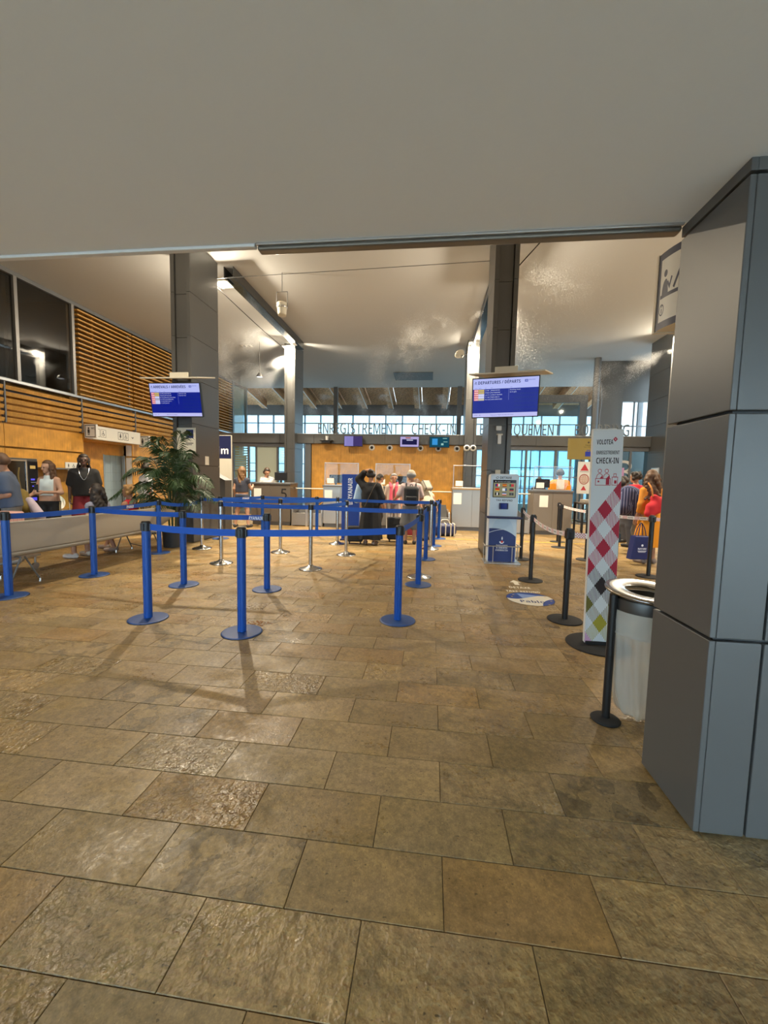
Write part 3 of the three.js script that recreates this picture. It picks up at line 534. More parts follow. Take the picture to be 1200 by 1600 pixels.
// ------------------------------------------------------------------ potted palm
{
  const g = thing('potted_palm', 'tall potted palm in a dark pot in front of the arrivals column', 'plant', [-5.36, 0, -7.82]);
  part('pot', lathe([[0, 0], [0.17, 0], [0.175, 0.01], [0.205, 0.38], [0.22, 0.385], [0.22, 0.41], [0.2, 0.41], [0.19, 0.36], [0, 0.36]], 36), std({ color: C(0.03, 0.032, 0.035), roughness: 0.6 }), g);
  part('soil', cyl(0.188, 0.188, 0.01, 0, 0.36, 0, 24), std({ color: C(0.05, 0.035, 0.02), roughness: 1 }), g);
  const leafM = phys({ color: C(0.020, 0.055, 0.016), roughness: 0.5, side: THREE.DoubleSide, transmission: 0.12, thickness: 0 });
  const leafM2 = phys({ color: C(0.035, 0.075, 0.022), roughness: 0.5, side: THREE.DoubleSide, transmission: 0.12, thickness: 0 });
  const stemM = std({ color: C(0.06, 0.09, 0.03), roughness: 0.6 });
  for (let i = 0; i < 6; i++) { const a = i * 1.05; part('stem', tube([[0.06 * Math.cos(a), 0.34, 0.06 * Math.sin(a)], [0.08 * Math.cos(a), 0.7, 0.08 * Math.sin(a)], [0.1 * Math.cos(a), 1.0, 0.1 * Math.sin(a)]], 0.016, 10, 6), stemM, g); }
  const fronds = [[0.15, 2.45, 0.35], [2.0, 2.3, 0.3], [3.3, 2.25, 0.5], [-0.35, 1.85, 1.0], [0.25, 1.72, 1.1], [2.9, 1.8, 0.95], [3.5, 1.7, 1.05], [2.6, 1.45, 1.1], [3.8, 1.4, 1.0], [1.2, 2.1, 0.55], [1.6, 1.75, 0.7], [0.8, 1.6, 0.8], [-0.7, 1.5, 0.9], [4.4, 1.9, 0.5], [5.0, 1.6, 0.6], [2.2, 1.25, 0.9], [0.4, 1.2, 0.9], [1.4, 1.15, 0.7], [3.1, 1.1, 0.9], [5.6, 1.3, 0.7], [0.0, 1.38, 1.0], [1.9, 1.5, 0.8], [3.2, 2.05, 0.85], [0.5, 2.15, 0.7]];
  for (const [az, h, reach0] of fronds) { const reach = Math.sin(az) < -0.2 ? reach0 * 0.5 : reach0;
    const c = Math.cos(az), s = Math.sin(az), droop = reach * 0.42, P = (t) => V(c * reach * Math.pow(t, 1.35), 0.6 + (h - 0.6) * Math.sin(Math.min(1, t * 1.12) * Math.PI / 2) - droop * Math.pow(t, 3.4), s * reach * Math.pow(t, 1.35));
    const geos = [new THREE.TubeGeometry(new THREE.CatmullRomCurve3([0, .2, .4, .6, .8, 1].map(P)), 18, 0.007, 5)]; const side = V(-s, 0, c);
    const N = 34; for (let k = 0; k < N; k++) for (const sg of [-1, 1]) {
      const t = 0.34 + 0.66 * k / N, p = P(t), f = P(Math.min(1, t + 0.03)).sub(P(Math.max(0, t - 0.03))).normalize(), len = 0.30 * Math.sin(Math.PI * (0.16 + 0.80 * (k / N))) + 0.05;
      const d = side.clone().multiplyScalar(sg).addScaledVector(f, 0.75 + rr(-.1, .1)).add(V(0, rr(-.35, 0.05), 0)).normalize(), mid = p.clone().addScaledVector(d, len * 0.5).add(V(0, 0.01, 0)), tip = p.clone().addScaledVector(d, len).add(V(0, -0.10 * len / 0.3, 0)), wd = f.clone().multiplyScalar(0.016);
      const q = new THREE.BufferGeometry(), a = p, b = mid.clone().add(wd), e = mid.clone().sub(wd); q.setAttribute('position', new THREE.Float32BufferAttribute([...a.toArray(), ...e.toArray(), ...b.toArray(), ...b.toArray(), ...e.toArray(), ...tip.toArray()], 3)); q.setAttribute('uv', new THREE.Float32BufferAttribute(new Array(12).fill(0), 2)); q.computeVertexNormals(); geos.push(q);
    }
    part('frond', merge(geos), rnd() < 0.3 ? leafM2 : leafM, g);
  }
}
// ------------------------------------------------------------------ flight boards
function board(title, rows, foot) {
  return canvasTex(1280, 770, (x, w, h) => {
    x.fillStyle = '#04178c'; x.fillRect(0, 0, w, h); x.fillStyle = '#0a1f86'; for (let i = 0; i < 6; i++) x.fillRect(820, 220 + i * 78, 460, 38);
    x.fillStyle = '#b9c0fb'; x.fillRect(0, 0, w, 205); x.fillStyle = '#c3c3f7'; x.fillRect(0, 690, w, 80);
    x.fillStyle = '#20285c'; x.font = 'bold 84px sans-serif'; x.textBaseline = 'middle'; x.fillText(title, 95, 78, 840);
    x.beginPath(); x.moveTo(28, 88); x.lineTo(74, 78); x.lineTo(52, 50); x.lineTo(44, 52); x.lineTo(54, 76); x.lineTo(34, 76); x.closePath(); x.fill(); x.fillRect(30, 98, 50, 6);
    x.fillStyle = '#3a4aa8'; x.fillRect(1015, 48, 60, 46); x.fillStyle = '#b9c0fb'; x.fillRect(1030, 60, 14, 22); x.fillRect(1050, 60, 14, 22); x.fillStyle = '#3a4aa8'; x.font = '26px sans-serif'; x.fillText('AÉROPORT', 1085, 58, 150);
    x.font = '22px sans-serif'; x.fillStyle = '#4b55a8'; ['Heure', 'Statut', 'Vol', 'Ville', '', 'Info'].forEach((s, i) => x.fillText(s, [30, 110, 240, 350, 0, 740][i], 185));
    rows.forEach((r, i) => {
      const y = 212 + i * 45; x.fillStyle = '#ef7f74'; x.fillRect(20, y, 88, 40); x.fillStyle = r[4]; x.fillRect(108, y, 120, 40); x.font = 'bold 30px sans-serif'; x.fillStyle = '#fff'; x.fillText(r[0], 26, y + 22, 74);
      x.font = '28px sans-serif'; x.fillStyle = '#e9ecff'; x.fillText(r[1], 245, y + 22, 100); x.fillText(r[2], 362, y + 22, 300); if (r[3]) x.fillText(r[3], 735, y + 22, 300);
    });
    x.fillStyle = '#aab4f0'; for (const q of [712, 352]) x.fillRect(q, 212, 3, rows.length * 45);
    x.fillStyle = '#5a62a8'; x.font = '30px sans-serif'; x.fillText(foot, 360, 730); x.fillText('10:21', 30, 730); x.fillText('26', 130, 730);
  });
}
const Y = '#cbb36a', W = '#d6d8fb';
const arrTex = board('ARRIVALS / ARRIVÉES', [['9:55', 'BA 4486', 'MANCHESTER', 'Expected 11:06', Y], ['10:30', 'FR 8820', 'NOTTINGHAM', 'Expected 10:25', Y], ['11:05', 'FR 1522', 'MARSEILLE PROVENCE', '', W], ['12:40', 'FR 5108', 'LEEDS BRADFORD', '', '#b5b5c8'], ['13:10', 'T7 1956', 'PARIS ORLY 4', '', W], ['14:20', 'V7 2270', 'AJACCIO', '', W]], 'Welcome to Limoges');
const depTex = board('DEPARTURES / DÉPARTS', [['10:20', 'LS 582', 'MANCHESTER', 'Boarding closed', Y], ['10:55', 'FR 8821', 'NOTTINGHAM', 'Go to gate', Y], ['11:30', 'U2 714', 'LYON ST EXUPERY', '', W], ['12:10', 'T7 1957', 'PARIS ORLY 4', '', W], ['13:05', 'FR 5109', 'LEEDS BRADFORD', '', '#cfc6a8']], 'Enjoy your flight and see you soon');
function flightScreen(label, x, y, z, ry, w, tex, plateTilt, px0, px1) {
  const g = thing('flight_screen', label, 'screen', [x, y, z], ry), t = new THREE.Group(); const h = w * 0.603;
  const body = part('casing', rbox(w + 0.02, h + 0.02, 0.06, 0.008, 0, 0, -0.031), M.black, g); body.rotation.x = 0.17;
  part('screen', new THREE.PlaneGeometry(w - 0.02, h - 0.02).translate(0, 0, 0.0015), glow(tex, 0.62), body);
  part('bracket', rbox(0.18, 0.2, 0.16, 0.01, 0, 0, -0.14), M.frame, g);
  const p = part('sun_shade', extrude([[px0, 0], [px1, 0], [px1 + 0.16, -0.42], [px0 + 0.28, -0.42]], 0.018, 0.004).rotateX(Math.PI / 2), M.cream, g, 'cream sheet metal shade above the screen'); p.position.set(0, 0.44, 0.12); p.rotation.x = plateTilt;
  part('shade_bracket', rbox(0.42, 0.11, 0.03, 0.006, 0.0, 0.55, -0.13), M.cream, g);
}
flightScreen('arrivals flight screen on the column behind the palm', -5.42, 3.09, -8.10, 0, 1.14, arrTex, 0.22, -0.72, 0.56);
flightScreen('departures flight screen on the column above the kiosk', 1.335, 3.10, -7.94, -0.2, 1.2, depTex, 0.08, -0.66, 0.68);
// ------------------------------------------------------------------ small fittings on the two screen columns
{
  const sgn = canvasTex(256, 320, (x, w, h) => { x.fillStyle = '#ddd8c8'; x.fillRect(0, 0, w, h); x.fillStyle = '#1b2a6b'; x.fillRect(128, 20, 104, 110); x.fillStyle = '#e8ecff'; x.beginPath(); x.arc(180, 55, 14, 0, 7); x.fill(); x.lineWidth = 10; x.strokeStyle = '#e8ecff'; x.beginPath(); x.moveTo(150, 90); x.lineTo(180, 75); x.lineTo(210, 95); x.stroke(); x.fillStyle = '#333'; x.fillRect(120, 190, 110, 10); x.fillRect(120, 210, 90, 8); });
  const a = thing('column_sign', 'small cream sign with a navy pictogram below the arrivals screen', 'sign', [-5.38, 2.27, -8.40]);
  part('plate', rbox(0.44, 0.56, 0.015, 0.004, 0, 0, 0.01), M.cream, a); part('print', new THREE.PlaneGeometry(0.42, 0.54).translate(0, 0, 0.019), print(sgn), a);
  const b = thing('wall_sticker', 'round white pictogram sticker on the side of the arrivals column', 'sticker', [-5.249, 1.86, -8.98], Math.PI / 2);
  const dog = canvasTex(128, 160, (x, w, h) => { x.fillStyle = '#e8e4d8'; x.fillRect(0, 0, w, h); x.strokeStyle = '#2a2a2a'; x.lineWidth = 8; x.beginPath(); x.arc(64, 70, 44, 0, 7); x.stroke(); x.fillStyle = '#2a2a2a'; x.fillRect(50, 45, 28, 50); x.fillRect(20, 130, 88, 8); });
  part('print', rbox(0.16, 0.2, 0.004, 0.001), print(dog), b);
  const c = thing('access_reader', 'white wall reader and dispenser on the departures column', 'wall device', [1.335, 2.42, -8.38]);
  part('reader', rbox(0.11, 0.09, 0.04, 0.012, -0.02, 0.16, 0.02), M.white, c); part('dispenser', rbox(0.07, 0.19, 0.05, 0.01, 0.0, -0.06, 0.025), M.white, c); part('cap', rbox(0.12, 0.03, 0.05, 0.006, 0.0, 0.035, 0.025), M.cream, c);
  solo('junction_box', 'small cream junction box above the kiosk', 'box', rbox(0.10, 0.10, 0.05, 0.008, 0, 0, 0.03), M.cream, [1.33, 1.70, -8.38]);
  const sp = thing('ceiling_speaker', 'white cylindrical loudspeaker hanging under the ceiling', 'speaker', [-3.85, 5.72, -10.1]);
  part('body', lathe([[0, -0.16], [0.10, -0.16], [0.105, -0.12], [0.13, 0.12], [0.12, 0.15], [0, 0.15]], 28), M.cream, sp); part('ring', lathe([[0.126, 0.02], [0.136, 0.03], [0.136, 0.06], [0.128, 0.07]], 28), M.alu, sp);
  part('yoke', merge([rod([-0.14, 0.05, 0], [-0.14, 0.42, 0], 0.009), rod([0.14, 0.05, 0], [0.14, 0.42, 0], 0.009), rod([-0.14, 0.42, 0], [0.14, 0.42, 0], 0.009)]), M.frame, sp); part('hanger', rod([0, 0.42, 0], [0, 0.88, 0], 0.01), M.frame, sp);
  const sp2 = thing('wall_speaker', 'round horn speaker beside the lamp on the narrow column', 'speaker', [0.93, 6.08, -15.3]); const hn = part('horn', lathe([[0.02, -0.1], [0.09, -0.06], [0.17, 0.1], [0.18, 0.11]], 28), std({ color: C(0.5, 0.47, 0.4), roughness: 0.5, side: THREE.DoubleSide }), sp2); hn.rotation.set(1.2, 0, 0.4); part('arm', rod([0.03, 0, -0.02], [0.26, 0.05, -0.05], 0.02), M.frame, sp2);
  const pl = thing('pendant_lamp', 'small dark pendant lamp hanging left of the lit column', 'lamp', [-6.6, 5.35, -15.0]);
  part('shade', lathe([[0.02, 0.12], [0.05, 0.1], [0.07, 0.06], [0.13, -0.02], [0.13, -0.05], [0.12, -0.05]], 28), std({ color: C(0.03, 0.03, 0.03), roughness: 0.4, side: THREE.DoubleSide }), pl); part('lamp_diffuser', cyl(0.115, 0.115, 0.01, 0, -0.05, 0, 24), std({ color: 0x222222, emissive: 0xffffff, emissiveIntensity: 1.0 }), pl); part('cord', rod([0, 0.12, 0], [0, 1.25, 0], 0.006, 6), M.black, pl);
  const gr = thing('ceiling_grille', 'dark rectangular air grille in the high ceiling', 'grille', [-1.0, 6.59, -20.2]);
  part('frame', merge([rspan(-0.95, 0.95, -0.012, 0.004, 0.7, 0.74), rspan(-0.95, 0.95, -0.012, 0.004, -0.74, -0.7), rspan(-0.95, -0.91, -0.012, 0.004, -0.7, 0.7), rspan(0.91, 0.95, -0.012, 0.004, -0.7, 0.7)]), M.frame, gr); part('backing', span(-0.91, 0.91, -0.002, 0.004, -0.7, 0.7), M.panelCore, gr);
  for (let i = 0; i < 17; i++) part('vane', rspan(-0.91, 0.91, -0.01, -0.002, -0.69 + i * 0.082, -0.64 + i * 0.082, 0.002), M.frame, gr);
  const dn = (x, z, label) => { const d = thing('ceiling_spot', label, 'light', [x, 6.597, z]); part('plate', rspan(-0.2, 0.2, -0.012, 0, -0.12, 0.12), M.white, d); for (const q of [-0.09, 0.09]) part('lens', cyl(0.05, 0.05, 0.006, q, -0.018, 0, 18), M.black, d); };
  dn(-7.3, -15.4, 'twin recessed spot in the ceiling above the pendant lamp'); dn(-6.6, -19.3, 'twin recessed spot in the ceiling left of the lit column'); 
  const rs = thing('ring_lamp', 'round white ring lamp under the timber roof left of the lit column', 'lamp', [-8.6, 6.6, -24.4]); part('ring', new THREE.TorusGeometry(0.3, 0.05, 10, 30).rotateX(Math.PI / 2), M.white, rs); part('hanger', rod([0, 0, 0], [0, 1.0, 0], 0.015), M.frame, rs); part('crossbar', rod([-0.3, 0, 0], [0.3, 0, 0], 0.02), M.white, rs);
}
// ------------------------------------------------------------------ tax refund kiosk
{
  const g = thing('tax_refund_kiosk', 'white and navy tax refund kiosk in front of the departures column', 'kiosk', [1.345, 0, -7.72]);
  const W2 = 0.25, H = 1.62;
  const rr_ = (w, h, r) => { const s = new THREE.Shape(); s.moveTo(-w, 0); s.lineTo(w, 0); s.lineTo(w, h - r); s.quadraticCurveTo(w, h, w - r, h); s.lineTo(-w + r, h); s.quadraticCurveTo(-w, h, -w, h - r); s.closePath(); return s; };
  part('body', new THREE.ExtrudeGeometry(rr_(W2, H, 0.05), { depth: 0.26, bevelEnabled: true, bevelSize: 0.006, bevelThickness: 0.006, bevelSegments: 2 }).translate(0, 0.03, -0.16), std({ color: C(0.66, 0.72, 0.78), roughness: 0.4 }), g);
  const front = canvasTex(512, 1664, (x, w, h) => {
    x.fillStyle = '#c9dbea'; x.fillRect(0, 0, w, h); const u = h / 1.62;
    x.fillStyle = '#bcd3e6'; x.beginPath(); x.ellipse(w / 2, 0.66 * h, 210, 300, 0, 0, 7); x.fill();
    x.fillStyle = '#1d3270'; x.beginPath(); x.moveTo(0, 0.615 * h); x.quadraticCurveTo(w * 0.62, 0.60 * h, w, 0.705 * h); x.lineTo(w, h); x.lineTo(0, h); x.closePath(); x.fill();
    x.strokeStyle = '#e9eef5'; x.lineWidth = 9; x.beginPath(); x.moveTo(0, 0.665 * h); x.quadraticCurveTo(w * 0.3, 0.625 * h, w * 0.62, 0.622 * h); x.stroke();
    x.fillStyle = '#223'; x.font = 'bold 62px sans-serif'; x.textAlign = 'center'; x.textBaseline = 'middle'; x.fillText('DETAXE', w / 2 + 20, 0.027 * h, 270); x.beginPath(); x.ellipse(118, 0.027 * h, 24, 17, -0.4, 0, 7); x.lineWidth = 7; x.strokeStyle = '#223'; x.stroke();
    x.font = 'bold 52px sans-serif'; x.fillText('TAX REFUND', w / 2 + 10, 0.287 * h, 360);
    x.fillStyle = '#e8eef6'; x.beginPath(); x.moveTo(w / 2, 0.705 * h); x.quadraticCurveTo(w / 2 + 26, 0.735 * h, w / 2, 0.748 * h); x.quadraticCurveTo(w / 2 - 26, 0.735 * h, w / 2, 0.705 * h); x.fill();
    x.beginPath(); x.arc(w / 2 - 6, 0.765 * h, 46, 0, Math.PI); x.fill(); x.fillStyle = '#c33'; x.beginPath(); x.arc(w / 2, 0.768 * h, 22, 0, 7); x.fill();
    x.fillStyle = '#eef2f8'; x.font = 'bold 44px serif'; x.fillText('DOUANES', w / 2, 0.812 * h, 240); x.fillText('& DROITS', w / 2, 0.84 * h, 240); x.fillText('INDIRECTS', w / 2, 0.868 * h, 240);
  });
  part('front_print', new THREE.PlaneGeometry(0.485, 1.60).translate(0, 0.83, 0.1075), print(front, 0.4), g);
  const scr = canvasTex(384, 300, (x, w, h) => {
    x.fillStyle = '#8d8a6a'; x.fillRect(0, 0, w, h); x.fillStyle = '#17171c'; x.fillRect(0, 0, w, 42); x.fillStyle = '#ddd'; x.font = '22px sans-serif'; x.fillText('Choisissez votre langue', 60, 28); x.beginPath(); x.arc(34, 20, 9, 0, 7); x.fill();
    const fl = [['#23357c', '#c33', '#eee'], ['#a81e1e', '#d8a52a', '#a81e1e'], ['#1f5a2c', '#b22', '#b22'], ['#c22a1e', '#c22a1e', '#e0b040'], ['#e8e8e8', '#e8e8e8', '#27407f'], ['#222', '#333', '#a22'], ['#1c1c1c', '#ddd', '#1c1c1c'], ['#2a3b8a', '#eee', '#b33'], ['#3a3a34', '#555', '#333']];
    fl.forEach((f, i) => { const cx = 30 + (i % 3) * 125, cy = 62 + (i / 3 | 0) * 80; f.forEach((c, k) => { x.fillStyle = c; i % 2 ? x.fillRect(cx, cy + k * 16, 74, 16) : x.fillRect(cx + k * 25, cy, 25, 48); }); });
  });
  const sc = part('bezel', rbox(0.415, 0.325, 0.012, 0.006, 0, 1.385, 0.112), M.black, g); part('screen', new THREE.PlaneGeometry(0.39, 0.30).translate(0, 1.385, 0.1195), glow(scr, 0.55), sc);
  const rd = part('passport_reader', rbox(0.16, 0.115, 0.035, 0.006, 0.0, 1.065, 0.12), M.navy, g); part('reader_glass', rbox(0.105, 0.10, 0.006, 0.002, 0.0, 1.065, 0.14), std({ color: C(0.004, 0.02, 0.22), roughness: 0.15 }), rd);
  part('shelf', rbox(0.62, 0.035, 0.2, 0.012, 0.0, 0.86, 0.18), M.navy, g);
  part('hook', tube([[-0.26, 1.2, 0.05], [-0.29, 1.2, 0.07], [-0.29, 1.17, 0.1], [-0.28, 1.2, 0.12]], 0.006, 14, 6), M.white, g);
  part('guard_hoop', merge([tube([[-0.31, 0.33, -0.1], [-0.31, 0.33, 0.2], [0.31, 0.33, 0.2], [0.31, 0.33, -0.1]].flatMap((p, i, a) => i ? [[(p[0] + a[i - 1][0]) / 2, p[1], (p[2] + a[i - 1][2]) / 2], p] : [p]), 0.011, 60, 8), rod([-0.17, 0.02, 0.215], [-0.17, 0.33, 0.215], 0.009), rod([0.17, 0.02, 0.215], [0.17, 0.33, 0.215], 0.009), rod([-0.31, 0.02, 0], [-0.31, 0.33, 0], 0.009), rod([0.31, 0.02, 0], [0.31, 0.33, 0], 0.009)]), M.brushed, g);
  part('foot_plate', rspan(-0.33, 0.33, 0, 0.03, -0.18, 0.24, 0.006), M.alu, g);
}
// ------------------------------------------------------------------ airline totem with checkered print
{
  const g = thing('airline_totem', 'tall narrow white airline totem with a red and green checkered print', 'totem', [1.60, 0, -3.87], -0.05); g.rotation.z = 0.018;
  const tex = canvasTex(300, 2048, (x, w, h) => {
    x.fillStyle = '#dfe6ea'; x.fillRect(0, 0, w, h); const k = h / 1.97;
    x.fillStyle = '#22242c'; x.font = 'bold 62px sans-serif'; x.textBaseline = 'middle'; x.fillText('VOLOTEA', 36, 0.055 * h, 165); x.save(); x.translate(222, 0.043 * h); x.rotate(Math.PI / 4); x.fillStyle = '#b5233f'; x.fillRect(-16, -16, 32, 32); x.fillStyle = '#e8c3ca'; x.fillRect(-6, -6, 12, 12); x.restore();
    x.fillStyle = '#22242c'; x.font = 'bold 46px sans-serif'; x.fillText('ENREGISTREMENT', 36, 0.103 * h, 232); x.font = 'bold 76px sans-serif'; x.fillText('CHECK-IN', 36, 0.14 * h, 232);
    x.strokeStyle = '#b5233f'; x.lineWidth = 5; x.strokeRect(40, 0.222 * h, 150, 62); for (const cx of [80, 150]) { x.beginPath(); x.arc(cx, 0.187 * h, 17, 0, 7); x.stroke(); x.beginPath(); x.moveTo(cx - 32, 0.222 * h); x.quadraticCurveTo(cx - 30, 0.2 * h, cx, 0.199 * h); x.quadraticCurveTo(cx + 30, 0.2 * h, cx + 32, 0.222 * h); x.stroke(); }
    x.fillStyle = '#b5233f'; x.beginPath(); x.moveTo(80, 0.222 * h); x.lineTo(112, 0.205 * h); x.lineTo(112, 0.222 * h); x.fill(); x.beginPath(); x.moveTo(145, 0.222 * h); x.lineTo(180, 0.205 * h); x.lineTo(180, 0.25 * h); x.lineTo(145, 0.25 * h); x.fill();
    x.strokeRect(206, 0.215 * h, 56, 75); x.strokeRect(222, 0.2 * h, 24, 28); x.fillRect(62, 0.231 * h, 16, 16); x.fillRect(228, 0.23 * h, 24, 30);
    // diagonal gingham: half period P across
    const P = 150, B = 92, cols = [[0.34, '#b5233f'], [0.60, '#b5233f'], [0.66, '#2b2326'], [0.78, '#2b2326'], [0.80, '#6d6a2e'], [0.86, '#7c7a33'], [0.90, '#a8a136'], [0.955, '#a8a136'], [0.97, '#d9a9cc'], [1.2, '#d9a9cc']];
    const colAt = (t) => cols.reduce((a, c) => (t >= c[0] ? c[1] : a), cols[0][1]);
    const y0 = 0.345 * h;
    for (let j = -3; j < 18; j++) for (let i = -1; i < 4; i++) {
      const cx = w / 2 + (i - 1) * P + (j & 1 ? P / 2 : 0), cy = 0.365 * h + j * B; const t = cy / h; if (cy + cx * 0.82 < 0.385 * h) continue;
      const dia = (f) => { x.fillStyle = f; x.beginPath(); x.moveTo(cx, cy - B); x.lineTo(cx + P / 2, cy); x.lineTo(cx, cy + B); x.lineTo(cx - P / 2, cy); x.closePath(); };
      const odd = ((j % 4) + 4) % 4; const q = j & 1 ? 's' : (odd === 0 ? (i % 2 ? 'c' : 'w') : (i % 2 ? 'w' : 'c'));
      if (q === 'c') { dia(colAt(t)); x.fill(); } else if (q === 's') { dia(colAt(t)); x.save(); x.clip(); for (let s = -P / 2; s < P / 2; s += 15) x.fillRect(cx + s, cy - B, 6, 2 * B); x.restore(); }
    }
  });
  part('board', rbox(0.255, 1.97, 0.05, 0.004, 0, 1.01, 0), std({ color: C(0.74, 0.74, 0.70), roughness: 0.5 }), g);
  part('print', new THREE.PlaneGeometry(0.25, 1.96).translate(0, 1.01, 0.0262), print(tex, 0.45), g);
  part('base', lathe([[0, 0], [0.275, 0], [0.28, 0.008], [0.275, 0.016], [0, 0.018]], 48), M.blackMatte, g);
  part('foot', rbox(0.24, 0.03, 0.09, 0.006, 0, 0.03, 0), M.blackMatte, g);
  part('torn_edge', merge([0, 1, 2, 3, 4].map(i => rbox(0.03 + 0.012 * (i % 2), 0.012, 0.03, 0.003, -0.11 + i * 0.042, 1.997, 0.0))), M.white, g);
}
// ------------------------------------------------------------------ litter bin with a clear bag
{
  const g = thing('litter_bin', 'steel ring litter bin with a clear plastic bag beside the pillar', 'bin', [1.155, 0, -2.61]);
  part('base', lathe([[0, 0], [0.085, 0], [0.088, 0.008], [0.075, 0.018], [0.03, 0.024], [0, 0.024]], 32), M.blackMatte, g);
  part('post', cyl(0.024, 0.024, 0.80, 0, 0.02, 0, 24), M.black, g);
  const c = [0.21, -0.03];
  part('bracket', rbox(0.1, 0.02, 0.03, 0.004, 0.05, 0.77, -0.01), M.black, g);
  const lid = part('ring_lid', lathe([[0.12, -0.006], [0.125, 0.004], [0.21, 0.012], [0.236, 0.006], [0.238, -0.002], [0.233, -0.012], [0.20, -0.022], [0.195, -0.05], [0.188, -0.05], [0.185, -0.014], [0.13, -0.012], [0.12, -0.006]], 48), M.chrome, g); lid.position.set(c[0], 0.84, c[1]); lid.rotation.set(0.08, 0, -0.03);
  part('clamp_band', lathe([[0.19, -0.11], [0.198, -0.11], [0.198, -0.04], [0.19, -0.04]], 40), std({ color: C(0.12, 0.12, 0.12), metalness: 0.8, roughness: 0.4 }), g).position.set(c[0], 0.84, c[1]);
  const bag = (r0, ph) => { const P = [], I = [], U = [], N = 72, K = 30; for (let k = 0; k <= K; k++) { const t = k / K, y = 0.75 - 0.70 * t; for (let i = 0; i <= N; i++) { const a = i / N * Math.PI * 2, fold = 0.012 * Math.sin(a * 9 + ph + t * 2) * (0.3 + t) + 0.008 * Math.sin(a * 17 + 4 * t + ph) + 0.006 * Math.sin(a * 5 - t * 9); const r = (r0 * (1 - 0.10 * t - 0.32 * Math.pow(t, 5)) + fold) * (t > 0.985 ? 0.9 : 1); P.push(Math.cos(a) * r, y, Math.sin(a) * r); U.push(i / N, t); } } const last = P.length / 3; P.push(0, 0.045, 0); U.push(0, 1); const R = N + 1; for (let k = 0; k < K; k++) for (let i = 0; i < N; i++) { const a = k * R + i; I.push(a, a + 1, a + R + 1, a, a + R + 1, a + R); } for (let i = 0; i < N; i++) I.push(K * R + i, K * R + i + 1, last); const q = new THREE.BufferGeometry(); q.setAttribute('position', new THREE.Float32BufferAttribute(P, 3)); q.setAttribute('uv', new THREE.Float32BufferAttribute(U, 2)); q.setIndex(I); q.computeVertexNormals(); return q; };
  const film = phys({ color: C(0.80, 0.82, 0.80), transmission: 0.72, thickness: 0, roughness: 0.35, ior: 1.4, side: THREE.DoubleSide });
  part('bag', bag(0.185, 0), film, g, 'clear plastic bag').position.set(c[0], 0, c[1]);
  part('bag_cuff', lathe([[0.2, 0.73], [0.205, 0.66], [0.2, 0.60], [0.207, 0.585]], 56), film, g).position.set(c[0], 0, c[1]);
}
// ------------------------------------------------------------------ blue airline banner stand
{
  const g = thing('airline_banner', 'tall dark blue airline banner box behind the queue', 'banner', [-1.95, 0, -9.75], 0.05);
  const tex = canvasTex(256, 1024, (x, w, h) => { x.fillStyle = '#0c3c9a'; x.fillRect(0, 0, w, h); x.save(); x.translate(w / 2 - 4, 460); x.rotate(-Math.PI / 2); x.fillStyle = '#f2f4fa'; x.font = 'bold 92px sans-serif'; x.textBaseline = 'middle'; x.fillText('RYANAIR', 60, 0, 350); x.lineWidth = 8; x.strokeStyle = '#f2f4fa'; x.beginPath(); x.moveTo(-15, -38); x.quadraticCurveTo(40, -40, 42, 30); x.lineTo(-8, 36); x.closePath(); x.stroke(); x.beginPath(); x.moveTo(5, -34); x.lineTo(5, 32); x.moveTo(22, -28); x.lineTo(22, 30); x.stroke(); x.restore(); x.fillStyle = '#0a2f80'; x.fillRect(0, 560, w, 4); x.fillStyle = '#dfe6f6'; for (const cx of [70, 120, 165]) { x.beginPath(); x.arc(cx, 850, 14, 0, 7); x.fill(); x.beginPath(); x.moveTo(cx - 26, 915); x.quadraticCurveTo(cx, 840, cx + 26, 915); x.fill(); } x.fillRect(48, 920, 150, 8); });
  part('box', rbox(0.43, 1.60, 0.16, 0.01, 0, 0.82, 0), std({ color: C(0.004, 0.03, 0.22), roughness: 0.5 }), g); part('print', new THREE.PlaneGeometry(0.42, 1.58).translate(0, 0.82, 0.0815), print(tex, 0.5), g); part('foot', rbox(0.47, 0.03, 0.3, 0.006, 0, 0.015, 0), M.navy, g);
}
